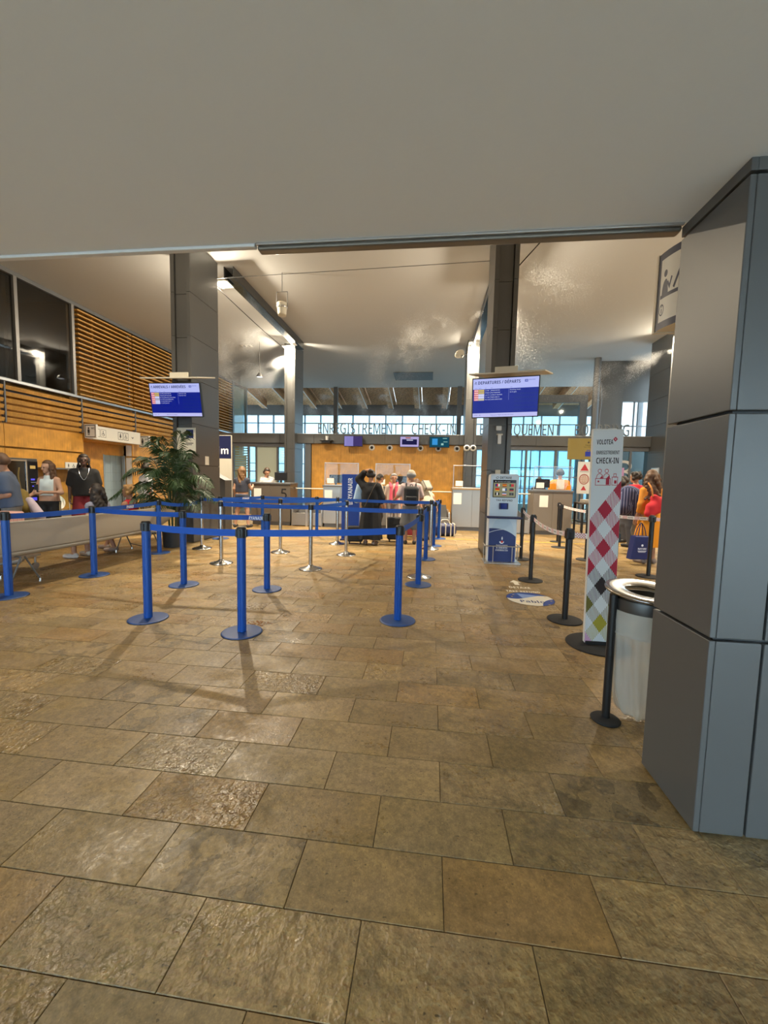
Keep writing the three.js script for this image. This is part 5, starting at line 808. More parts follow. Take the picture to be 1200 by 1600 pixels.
// ------------------------------------------------------------------ floor marks and luggage
{
  const dt = canvasTex(512, 512, (x, w, h) => { x.clearRect(0, 0, w, h); x.beginPath(); x.arc(256, 256, 250, 0, 7); x.clip(); x.fillStyle = '#d9d3c4'; x.fillRect(0, 0, w, h); x.fillStyle = '#24408f'; x.beginPath(); x.moveTo(0, 0); x.lineTo(512, 0); x.lineTo(512, 130); x.quadraticCurveTo(300, 90, 230, 210); x.quadraticCurveTo(120, 330, 0, 250); x.fill(); x.fillStyle = '#7c93c8'; x.beginPath(); x.moveTo(150, 60); x.lineTo(380, 120); x.lineTo(180, 250); x.fill(); x.fillStyle = '#24408f'; x.beginPath(); x.moveTo(512, 230); x.lineTo(512, 512); x.lineTo(330, 512); x.quadraticCurveTo(360, 300, 512, 230); x.fill(); x.fillStyle = '#e0b84a'; for (const [a, b] of [[90, 110], [60, 190], [430, 150], [455, 300], [400, 430]]) x.fillRect(a, b, 22, 16); x.fillStyle = '#1f2f6b'; x.font = 'bold 120px sans-serif'; x.fillText('Pablo', 120, 400, 270); });
  const st = solo('floor_sticker', 'round blue and white sticker on the floor in front of the kiosk', 'sticker', new THREE.CircleGeometry(0.30, 48).rotateX(-Math.PI / 2), std({ map: dt, roughness: 0.4 }), [1.325, 0.0025, -5.3]);
  const tt = canvasTex(512, 384, (x, w, h) => { x.clearRect(0, 0, w, h); x.fillStyle = '#e9e2d0'; x.textAlign = 'center'; x.font = 'bold 70px sans-serif'; x.fillText('DETAXE', w / 2, 250); x.font = 'bold 58px sans-serif'; x.fillText('TAXE REFUND', w / 2, 350, 480); x.beginPath(); x.moveTo(256, 10); x.lineTo(330, 80); x.lineTo(285, 80); x.lineTo(285, 150); x.lineTo(227, 150); x.lineTo(227, 80); x.lineTo(182, 80); x.fill(); });
  solo('floor_lettering', 'worn white arrow and tax refund lettering on the floor before the kiosk', 'lettering', new THREE.PlaneGeometry(0.62, 0.78).rotateX(-Math.PI / 2), std({ map: tt, transparent: true, roughness: 0.6 }), [1.31, 0.0022, -5.92]);
  solo('yellow_line', 'thin yellow waiting line taped across the floor before the desks', 'floor line', rspan(0.35, 6.6, 0, 0.003, -10.57, -10.51, 0.001), std({ color: C(0.62, 0.42, 0.03), roughness: 0.5 }));
  solo('yellow_line', 'thin yellow waiting line on the floor behind the group', 'floor line', rspan(-1.6, 0.1, 0, 0.003, -10.59, -10.53, 0.001), std({ color: C(0.62, 0.42, 0.03), roughness: 0.5 }));
  const cr = []; for (let i = 0; i < 46; i++) { const a = rr(0, 6.28), r = 0.1 * Math.sqrt(rnd()); cr.push(new THREE.TetrahedronGeometry(rr(0.005, 0.012)).scale(1.4, 0.35, 1).rotateY(rr(0, 6)).translate(Math.cos(a) * r * 1.3, 0.004, Math.sin(a) * r * 0.7)); }
  const crumbs = solo('crumbs', 'rust brown crumbs spilled on the floor behind the nearest post', 'debris', merge(cr), std({ color: C(0.34, 0.11, 0.015), roughness: 0.9 }), [-1.70, 0, -3.86]); crumbs.userData.kind = 'stuff';
  // striped duffel
  const d = thing('duffel_bag', 'navy duffel bag with cream straps on the floor by the queue', 'bag', [0.42, 0, -11.15], 0.1);
  part('body', rbox(0.62, 0.34, 0.34, 0.12, 0, 0.175, 0, 4), M.navy, d); for (const x of [-0.14, 0.0, 0.14, 0.24]) part('strap', rbox(0.035, 0.35, 0.352, 0.1, x, 0.176, 0, 3), M.cream, d); part('handle', tube([[-0.14, 0.34, 0.05], [-0.1, 0.43, 0.06], [0.06, 0.44, 0.06], [0.12, 0.34, 0.05]], 0.014, 20, 8), M.cream, d);
  const suitcase = (label, x, z, w, h, dp, m, ry, hand) => { const g = thing('suitcase', label, 'suitcase', [x, 0, z], ry); part('shell', rbox(w, h, dp, 0.04, 0, h / 2 + 0.05, 0, 3), m, g); for (const a of [-1, 1]) part('wheel', new THREE.CylinderGeometry(0.028, 0.028, 0.03, 14).rotateZ(Math.PI / 2).translate(a * w * 0.36, 0.028, dp * 0.3), M.black, g); for (const y of [0.3, 0.5, 0.7]) part('rib', rbox(w * 0.86, 0.012, 0.01, 0.003, 0, 0.05 + h * y, dp / 2), m, g); if (hand) part('handle', merge([rod([-0.08, h, -dp / 2 + 0.03], [-0.08, h + 0.36, -dp / 2 + 0.03], 0.008), rod([0.08, h, -dp / 2 + 0.03], [0.08, h + 0.36, -dp / 2 + 0.03], 0.008), rod([-0.09, h + 0.36, -dp / 2 + 0.03], [0.09, h + 0.36, -dp / 2 + 0.03], 0.012)]), M.darkAlu, g); };
  suitcase('black cabin suitcase at the feet of the woman in the black dress', -1.72, -9.2, 0.36, 0.36, 0.22, M.blackMatte, 0.1, false);
  suitcase('black trolley suitcase in front of the man with the backpack', -0.86, -9.75, 0.34, 0.55, 0.22, M.blackMatte, 0.25, true);
  suitcase('red suitcase behind the man with the backpack', -0.48, -10.7, 0.42, 0.62, 0.26, std({ color: C(0.45, 0.04, 0.05), roughness: 0.4 }), 0.0, true);
  suitcase('white hard shell suitcase in front of the middle desk', -1.02, -11.4, 0.42, 0.8, 0.26, M.white, 0.0, false);
  solo('pink_case', 'pale pink ribbed case standing behind the left end of the bench', 'case', merge([rbox(0.34, 0.62, 0.6, 0.03, 0, 0.33, 0, 2), ...[-4, -3, -2, -1, 0, 1, 2, 3, 4].map(i => rbox(0.35, 0.56, 0.012, 0.003, 0, 0.33, i * 0.062))]), std({ color: C(0.62, 0.36, 0.32), roughness: 0.6 }), [-6.35, 0.26, -5.18]);
  solo('luggage_trolley', 'low steel luggage trolley under the pink case', 'trolley', merge([rspan(-0.3, 0.3, 0.2, 0.235, -0.4, 0.4), ...[[-0.25, 0.35], [0.25, 0.35], [-0.25, -0.35], [0.25, -0.35]].flatMap(([x, z]) => [rod([x, 0.06, z], [x, 0.2, z], 0.015), new THREE.CylinderGeometry(0.05, 0.05, 0.03, 16).rotateZ(Math.PI / 2).translate(x, 0.05, z)]), rod([-0.28, 0.2, 0.38], [-0.28, 0.95, 0.5], 0.014), rod([0.28, 0.2, 0.38], [0.28, 0.95, 0.5], 0.014), rod([-0.28, 0.95, 0.5], [0.28, 0.95, 0.5], 0.016)]), M.brushed, [-6.35, 0, -5.18]);
}
// ------------------------------------------------------------------ people: tapered limbs joined in one distance field, meshed with surface nets
const cap = (a, b, ra, rb = ra) => ({ a: [...a], b: [...b], ra, rb });
function netMesh(caps, cell, k = 0.03, clips = []) {
  const lo = [1e9, 1e9, 1e9], hi = [-1e9, -1e9, -1e9]; for (const c of caps) for (let q = 0; q < 3; q++) { const r = Math.max(c.ra, c.rb) + cell * 2 + k * 0.3; lo[q] = Math.min(lo[q], c.a[q] - r, c.b[q] - r); hi[q] = Math.max(hi[q], c.a[q] + r, c.b[q] + r); }
  const n = lo.map((l, q) => Math.max(3, Math.ceil((hi[q] - l) / cell) + 1)), F = new Float32Array(n[0] * n[1] * n[2]).fill(1), sx = 1, sy = n[0], sz = n[0] * n[1];
  for (const c of caps) {
    const m = Math.max(c.ra, c.rb) + k + cell * 2.5, i0 = [0, 1, 2].map(q => Math.max(0, Math.floor((Math.min(c.a[q], c.b[q]) - m - lo[q]) / cell))), i1 = [0, 1, 2].map(q => Math.min(n[q] - 1, Math.ceil((Math.max(c.a[q], c.b[q]) + m - lo[q]) / cell)));
    const dx = c.b[0] - c.a[0], dy = c.b[1] - c.a[1], dz = c.b[2] - c.a[2], L = dx * dx + dy * dy + dz * dz || 1e-9;
    for (let z = i0[2]; z <= i1[2]; z++) for (let y = i0[1]; y <= i1[1]; y++) for (let x = i0[0]; x <= i1[0]; x++) {
      const px = lo[0] + x * cell - c.a[0], py = lo[1] + y * cell - c.a[1], pz = lo[2] + z * cell - c.a[2]; let t = (px * dx + py * dy + pz * dz) / L; t = t < 0 ? 0 : t > 1 ? 1 : t;
      const ex = px - dx * t, ey = py - dy * t, ez = pz - dz * t, d = Math.sqrt(ex * ex + ey * ey + ez * ez) - (c.ra + (c.rb - c.ra) * t), id = x + y * sy + z * sz, f = F[id], h = Math.max(0, k - Math.abs(f - d)) / k; F[id] = Math.min(f, d) - h * h * k * 0.25;
    }
  }
  if (clips.length) for (let z = 0; z < n[2]; z++) for (let y = 0; y < n[1]; y++) for (let x = 0; x < n[0]; x++) { const id = x + y * sy + z * sz; for (const fn of clips) F[id] = Math.max(F[id], fn(lo[0] + x * cell, lo[1] + y * cell, lo[2] + z * cell)); }
  const idx = new Int32Array(F.length).fill(-1), P = [], I = [], E8 = [0, sx, sy, sx + sy, sz, sx + sz, sy + sz, sx + sy + sz], EG = [[0, 1], [2, 3], [4, 5], [6, 7], [0, 2], [1, 3], [4, 6], [5, 7], [0, 4], [1, 5], [2, 6], [3, 7]];
  for (let z = 0; z < n[2] - 1; z++) for (let y = 0; y < n[1] - 1; y++) for (let x = 0; x < n[0] - 1; x++) {
    const id = x + y * sy + z * sz; let mask = 0; for (let q = 0; q < 8; q++) if (F[id + E8[q]] < 0) mask |= 1 << q; if (mask === 0 || mask === 255) continue;
    let ax = 0, ay = 0, az = 0, m = 0; for (const [p, q] of EG) { const fa = F[id + E8[p]], fb = F[id + E8[q]]; if ((fa < 0) === (fb < 0)) continue; const t = fa / (fa - fb); ax += (p & 1) + ((q & 1) - (p & 1)) * t; ay += (p >> 1 & 1) + ((q >> 1 & 1) - (p >> 1 & 1)) * t; az += (p >> 2) + ((q >> 2) - (p >> 2)) * t; m++; }
    idx[id] = P.length / 3; P.push(lo[0] + (x + ax / m) * cell, lo[1] + (y + ay / m) * cell, lo[2] + (z + az / m) * cell);
  }
  const quad = (a, b, c, d, flip) => { if (a < 0 || b < 0 || c < 0 || d < 0) return; flip ? I.push(a, c, b, a, d, c) : I.push(a, b, c, a, c, d); };
  for (let z = 1; z < n[2] - 1; z++) for (let y = 1; y < n[1] - 1; y++) for (let x = 1; x < n[0] - 1; x++) {
    const id = x + y * sy + z * sz, s = F[id] < 0;
    if (s !== (F[id + sx] < 0)) quad(idx[id - sy - sz], idx[id - sz], idx[id], idx[id - sy], !s);
    if (s !== (F[id + sy] < 0)) quad(idx[id - sx - sz], idx[id - sx], idx[id], idx[id - sz], !s);
    if (s !== (F[id + sz] < 0)) quad(idx[id - sx - sy], idx[id - sy], idx[id], idx[id - sx], !s);
  }
  const g = new THREE.BufferGeometry(); g.setAttribute('position', new THREE.Float32BufferAttribute(P, 3)); g.setIndex(I); g.computeVertexNormals(); return g;
}
const withUv = (g) => { g.setAttribute('uv', new THREE.Float32BufferAttribute(new Float32Array(g.attributes.position.count * 2), 2)); return g; };
const cloth = (r, g, b, rough = 0.85) => std({ color: C(r, g, b), roughness: rough, bumpMap: grainTex, bumpScale: 0.001, side: THREE.DoubleSide });
const SKIN = { pale: std({ color: C(0.52, 0.30, 0.20), roughness: 0.55 }), tan: std({ color: C(0.40, 0.20, 0.12), roughness: 0.55 }), dark: std({ color: C(0.075, 0.036, 0.022), roughness: 0.5 }) };
const HAIR = { dark: std({ color: C(0.022, 0.014, 0.010), roughness: 0.6 }), brown: std({ color: C(0.10, 0.048, 0.022), roughness: 0.6 }), blond: std({ color: C(0.42, 0.23, 0.08), roughness: 0.6 }), lightbrown: std({ color: C(0.20, 0.105, 0.045), roughness: 0.6 }), grey: std({ color: C(0.25, 0.24, 0.23), roughness: 0.6 }) };
const M_eye = std({ color: C(0.01, 0.008, 0.008), roughness: 0.2 }), M_lip = std({ color: C(0.32, 0.10, 0.08), roughness: 0.5 });
const lerp3 = (a, b, t) => a.map((v, i) => v + (b[i] - v) * t);
function hairCaps(style) {
  const L = [], add = (...q) => L.push(cap(...q)); add([0, 0.035, -0.018], [0, 0.055, -0.01], 0.099, 0.092); add([-0.05, 0.02, -0.05], [0.05, 0.02, -0.05], 0.065);
  if (style === 'short') { add([0, 0.085, 0.035], [0, 0.09, -0.02], 0.05); }
  if (style === 'afro') { for (let i = 0; i < 20; i++) { const a = i * 2.4, y = -0.04 + 0.15 * ((i * 7) % 20) / 20; add([Math.cos(a) * 0.09, y, -0.03 + Math.sin(a) * 0.07], [Math.cos(a) * 0.1, y + 0.02, -0.035 + Math.sin(a) * 0.08], 0.035); } }
  if (style === 'bun') { add([0, 0.09, -0.08], [0, 0.11, -0.1], 0.055, 0.05); for (let i = 0; i < 8; i++) add([-0.07 + i * 0.02, 0.0, -0.08], [-0.05 + i * 0.014, 0.1, -0.09], 0.02); }
  const long = { long: [0.42, 0.015, 0.9], curly: [0.44, 0.035, 2.6], dread: [0.26, 0.012, 1.1], bob: [0.14, 0.012, 1.15] }[style];
  if (long) { const [len, wob, fl] = long; const N = style === 'curly' ? 16 : 14; for (let i = 0; i < N; i++) { const a = Math.PI + (i / (N - 1) - 0.5) * Math.PI * (style === 'dread' ? 1.5 : 1.25); let p = [Math.sin(a) * -0.085, 0.03, Math.cos(a) * 0.085 - 0.015]; const K = 6; for (let s = 1; s <= K; s++) { const t = s / K, w = wob * Math.sin(s * 2.1 + i * 1.7), q = [Math.sin(a) * -(0.085 + 0.03 * fl * t) + w, 0.03 - len * t, Math.cos(a) * (0.085 + 0.022 * fl * t) - 0.015 + wob * Math.cos(s * 1.7 + i)]; add(p, q, (style === 'dread' ? 0.014 : 0.026) * (1 - 0.25 * t) * (style === 'curly' ? 1.25 : 1)); p = q; } } }
  return L;
}
function person(o) {
  const g = thing('person', o.label, 'person', o.pos, o.ry); const s = (o.h ?? 1.72) / 1.75; g.scale.setScalar(s);
  const fem = o.fem ? 0.92 : 1.0, J = { pel: [0, 0.95, 0], chest: [0, 1.25, 0], neck: [0, 1.46, -0.01], head: [0, 1.635, 0.025], shL: [0.18 * fem, 1.375, 0], shR: [-0.18 * fem, 1.375, 0], elL: [0.245 * fem, 1.12, -0.03], elR: [-0.245 * fem, 1.12, -0.03], wrL: [0.25 * fem, 0.86, 0.05], wrR: [-0.25 * fem, 0.86, 0.05], hipL: [0.09, 0.93, 0], hipR: [-0.09, 0.93, 0], knL: [0.10, 0.50, 0.02], knR: [-0.10, 0.50, 0.02], anL: [0.105, 0.075, -0.03], anR: [-0.105, 0.075, -0.03] };
  if (o.sit) { const d = 0.42; for (const k of Object.keys(J)) if (!/kn|an/.test(k)) J[k][1] -= d; J.knL = [0.13, 0.50, 0.42]; J.knR = [-0.13, 0.50, 0.42]; J.anL = [0.13, 0.075, 0.40]; J.anR = [-0.13, 0.075, 0.40]; }
  const piv = [...J.pel]; const bend = (p) => { const c = Math.cos(o.lean || 0), q = Math.sin(o.lean || 0), y = p[1] - piv[1], z = p[2] - piv[2]; return [p[0], piv[1] + y * c - z * q, piv[2] + y * q + z * c]; };
  for (const k of ['chest', 'neck', 'head', 'shL', 'shR', 'elL', 'elR', 'wrL', 'wrR']) J[k] = bend(J[k]);
  Object.assign(J, o.J || {});
  const torso = (e) => [cap([J.pel[0], J.pel[1] + 0.0, J.pel[2]], J.chest, 0.105 * fem + e, 0.115 * fem + e), ...['L', 'R'].map(q => cap(lerp3(J['hip' + q], J.pel, 0.1), lerp3(J['sh' + q], J.chest, 0.45), 0.10 + e, 0.085 * fem + e)), ...['L', 'R'].map(q => cap(lerp3(J.neck, J['sh' + q], 0.12), lerp3(J['sh' + q], J.neck, 0.12), 0.046 + e * 0.5, 0.052 + e * 0.6)), cap(lerp3(J.neck, J.chest, 0.25), J.chest, 0.07 + e * 0.6, 0.10 + e)];
  const arm = (q, e, to = 2) => { const r = []; r.push(cap(J['sh' + q], to < 1 ? lerp3(J['sh' + q], J['el' + q], to) : J['el' + q], 0.052 * fem + e, 0.042 * fem + e)); if (to > 1) r.push(cap(J['el' + q], to < 2 ? lerp3(J['el' + q], J['wr' + q], to - 1) : J['wr' + q], 0.041 * fem + e, 0.027 + e)); return r; };
  const leg = (q, e, to = 2, ease = 0) => { const r = []; r.push(cap(J['hip' + q], to < 1 ? lerp3(J['hip' + q], J['kn' + q], to) : J['kn' + q], 0.088 + e, 0.062 + e + ease)); if (to > 1) r.push(cap(J['kn' + q], to < 2 ? lerp3(J['kn' + q], J['an' + q], to - 1) : J['an' + q], 0.060 + e + ease, 0.036 + e + ease)); return r; };
  const toe = (q) => { const a = J['an' + q], k = J['kn' + q]; const t = (o.toe && o.toe[q]) || [a[0] + Math.sign(a[0]) * 0.03, 0.032, a[2] + 0.16]; return t; };
  const all = [...torso(0), cap(J.neck, lerp3(J.neck, J.head, 0.55), 0.052, 0.05)]; for (const q of ['L', 'R']) { all.push(...arm(q, 0), ...leg(q, 0), cap([J['an' + q][0], 0.045, J['an' + q][2] - 0.03], toe(q), 0.036, 0.03)); }
  const geos = [netMesh(all, o.cell || 0.015, 0.04)];
  // hands: palm, four bent fingers of different lengths and a thumb
  for (const q of ['L', 'R']) {
    const w = V(...J['wr' + q]), f = (o['hand' + q] ? V(...o['hand' + q]) : w.clone().sub(V(...J['el' + q]))).normalize(), sd = q === 'L' ? 1 : -1; let up = V(sd * -1, 0, 0.25); let acr = new THREE.Vector3().crossVectors(f, up).normalize(); up = new THREE.Vector3().crossVectors(acr, f).normalize();
    if (acr.z < 0) acr.negate(); const c = [], pt = (a, b, d) => w.clone().addScaledVector(f, a).addScaledVector(acr, b).addScaledVector(up, d).toArray();
    c.push(cap(pt(0, 0, 0), pt(0.05, 0.016, 0), 0.026, 0.022), cap(pt(0, 0, 0), pt(0.05, -0.018, 0), 0.026, 0.02), cap(pt(0.03, -0.02, 0), pt(0.085, -0.022, 0), 0.016), cap(pt(0.03, 0.02, 0), pt(0.085, 0.024, 0), 0.016));
    [[0.03, 0.068], [0.010, 0.078], [-0.010, 0.072], [-0.029, 0.055]].forEach(([b, l]) => { c.push(cap(pt(0.085, b, 0), pt(0.085 + l * 0.55, b * 1.1, 0.012), 0.0095, 0.009), cap(pt(0.085 + l * 0.55, b * 1.1, 0.012), pt(0.085 + l * 0.9, b * 1.05, 0.038), 0.009, 0.008)); });
    c.push(cap(pt(0.03, 0.028, 0.005), pt(0.06, 0.052, 0.018), 0.012, 0.010), cap(pt(0.06, 0.052, 0.018), pt(0.09, 0.052, 0.03), 0.010, 0.008)); geos.push(netMesh(c, 0.0055, 0.006));
  }
  const hm = new THREE.Matrix4().makeTranslation(...J.head).multiply(new THREE.Matrix4().makeRotationFromEuler(new THREE.Euler(o.headPitch || 0, o.headYaw || 0, 0, 'YXZ')));
  const head = netMesh([cap([0, 0.03, -0.02], [0, 0.03, 0.0], 0.088, 0.084), cap([0, 0.0, 0.03], [0, -0.055, 0.05], 0.062, 0.045), cap([0, -0.09, 0.062], [0, -0.085, 0.055], 0.028), cap([0, 0.012, 0.088], [0, -0.026, 0.108], 0.011, 0.015), cap([-0.03, 0.028, 0.08], [0.03, 0.028, 0.08], 0.014), cap([0.082, -0.01, -0.005], [0.088, 0.02, -0.012], 0.016), cap([-0.082, -0.01, -0.005], [-0.088, 0.02, -0.012], 0.016), cap([0, -0.12, -0.02], [0, -0.03, -0.02], 0.052, 0.06)], 0.0085, 0.022); geos.push(head.applyMatrix4(hm));
  const body = part('body', merge(geos.map(withUv)), SKIN[o.skin || 'pale'], g);
  const face = (ge) => ge.applyMatrix4(hm);
  for (const x of [-0.032, 0.032]) part('eye', face(new THREE.SphereGeometry(0.0115, 10, 8).scale(1.3, 0.7, 0.6).translate(x, 0.008, 0.0905)), M_eye, g);
  part('mouth', face(new THREE.SphereGeometry(0.02, 12, 8).scale(1.1, 0.3, 0.4).translate(0, -0.055, 0.0935)), M_lip, g);
  if (o.hair) { const h = netMesh(hairCaps(o.hair), 0.009, o.hair === 'short' ? 0.02 : 0.012, [(x, y, z) => (y < 0.075 && z > 0.02 ? Math.min(z - 0.025, 0.075 - y) : -1)]); part('hair', h.applyMatrix4(new THREE.Matrix4().makeTranslation(...J.head).multiply(new THREE.Matrix4().makeRotationFromEuler(new THREE.Euler((o.headPitch || 0) * 0.35, o.headYaw || 0, 0, 'YXZ')))), HAIR[o.hairColor || 'dark'], g); }
  if (o.beard) part('beard', face(netMesh([cap([-0.045, -0.05, 0.05], [0, -0.095, 0.068], 0.025), cap([0.045, -0.05, 0.05], [0, -0.095, 0.068], 0.025), cap([-0.07, -0.03, 0.01], [-0.045, -0.05, 0.05], 0.018), cap([0.07, -0.03, 0.01], [0.045, -0.05, 0.05], 0.018)], 0.008, 0.015)), HAIR.dark, g);
  if (o.cap) { part('cap', face(merge([new THREE.SphereGeometry(0.105, 24, 12, 0, 6.2832, 0, 1.6).translate(0, 0.045, -0.01), new THREE.CylinderGeometry(0.075, 0.08, 0.012, 20).scale(1, 1, 1.1).translate(0, 0.05, o.capBack ? -0.08 : 0.085)])), o.cap, g); }
  const ax = V(...J.neck).sub(V(...J.pel)).normalize();
  const above = (p, q = ax) => (x, y, z) => -((x - p[0]) * q.x + (y - p[1]) * q.y + (z - p[2]) * q.z);
  if (o.top) {
    const hem = lerp3(J.pel, J.chest, o.top.hem ?? -0.12), cc = [...torso(o.top.loose ?? 0.014)]; const sl = o.top.sleeve ?? 0.6; if (sl > 0) for (const q of ['L', 'R']) cc.push(...arm(q, (o.top.loose ?? 0.014) + 0.004, sl));
    const nk = lerp3(J.neck, J.head, o.top.neck ?? 0.12), clips = [above(hem), (x, y, z) => Math.min((x - nk[0]) * ax.x + (y - nk[1]) * ax.y + (z - nk[2]) * ax.z, 0.11 - Math.abs(x - nk[0]))];
    if (sl === 0) clips.push((x, y, z) => Math.abs(x) - 0.135 * (1 + 0.0 * y)); if (o.top.cut) { const ct = lerp3(J.chest, J.neck, o.top.cut); clips.push((x, y, z) => Math.min((x - ct[0]) * ax.x + (y - ct[1]) * ax.y + (z - ct[2]) * ax.z, 0.035 - Math.abs(Math.abs(x) - 0.10))); }
    part(o.top.name || 'shirt', withUv(netMesh(cc, 0.013, 0.04, clips)), o.top.m, g);
  }
  if (o.bottom) {
    const b = o.bottom, waist = lerp3(J.pel, J.chest, b.waist ?? 0.12);
    if (b.skirt) {   // hanging skirt with folds
      const y0 = waist[1], y1 = b.skirt, N = 60, K = 16, P = [], I = [], U = []; for (let k = 0; k <= K; k++) { const t = k / K, y = y0 + (y1 - y0) * t; for (let i = 0; i <= N; i++) { const a = i / N * Math.PI * 2, r = (b.r0 ?? 0.15) + ((b.r1 ?? 0.26) - (b.r0 ?? 0.15)) * Math.pow(t, 0.75), f = 1 + 0.07 * t * Math.sin(a * 9 + 1.3 * Math.sin(a * 2)) + 0.03 * t * Math.sin(a * 15); P.push(waist[0] + Math.cos(a) * r * f * 1.05, y + 0.01 * Math.sin(a * 3) * t, waist[2] + Math.sin(a) * r * f * 0.85); U.push(0, 0); } } const R = N + 1; for (let k = 0; k < K; k++) for (let i = 0; i < N; i++) { const a = k * R + i; I.push(a, a + 1, a + R + 1, a, a + R + 1, a + R); } const q = new THREE.BufferGeometry(); q.setAttribute('position', new THREE.Float32BufferAttribute(P, 3)); q.setAttribute('uv', new THREE.Float32BufferAttribute(U, 2)); q.setIndex(I); q.computeVertexNormals(); part(b.name || 'skirt', q, b.m, g);
    } else { const cc = [cap(lerp3(J.hipL, J.hipR, 0.1), lerp3(J.hipR, J.hipL, 0.1), 0.112), cap(J.pel, waist, 0.115, 0.115)]; for (const q of ['L', 'R']) cc.push(...leg(q, 0.014, b.to ?? 1.96, b.ease ?? 0.01)); part(b.name || 'trousers', withUv(netMesh(cc, 0.013, 0.03, [(x, y, z) => y - waist[1]])), b.m, g); if (b.stripe) for (const q of ['L', 'R']) { const sd = q === 'L' ? 1 : -1, off = (p, r) => [p[0] + sd * r, p[1], p[2]]; part('side_stripe', withUv(netMesh([cap(off(J['hip' + q], 0.10), off(J['kn' + q], 0.082), 0.016), cap(off(J['kn' + q], 0.082), off(J['an' + q], 0.055), 0.016)], 0.009, 0.01)), b.stripe, g); } }
  }
  if (o.shoes) for (const q of ['L', 'R']) part('shoe', withUv(netMesh([cap([J['an' + q][0], 0.052, J['an' + q][2] - 0.035], [toe(q)[0], 0.042, toe(q)[2]], 0.048, 0.040)], 0.012, 0.02, [(x, y, z) => 0.004 - y])), o.shoes, g);
  g.userData.J = undefined; delete g.userData.J; g.updateMatrixWorld(true); return g;
}
const local = (p, v) => V(...v).applyMatrix4(p.matrixWorld).toArray();
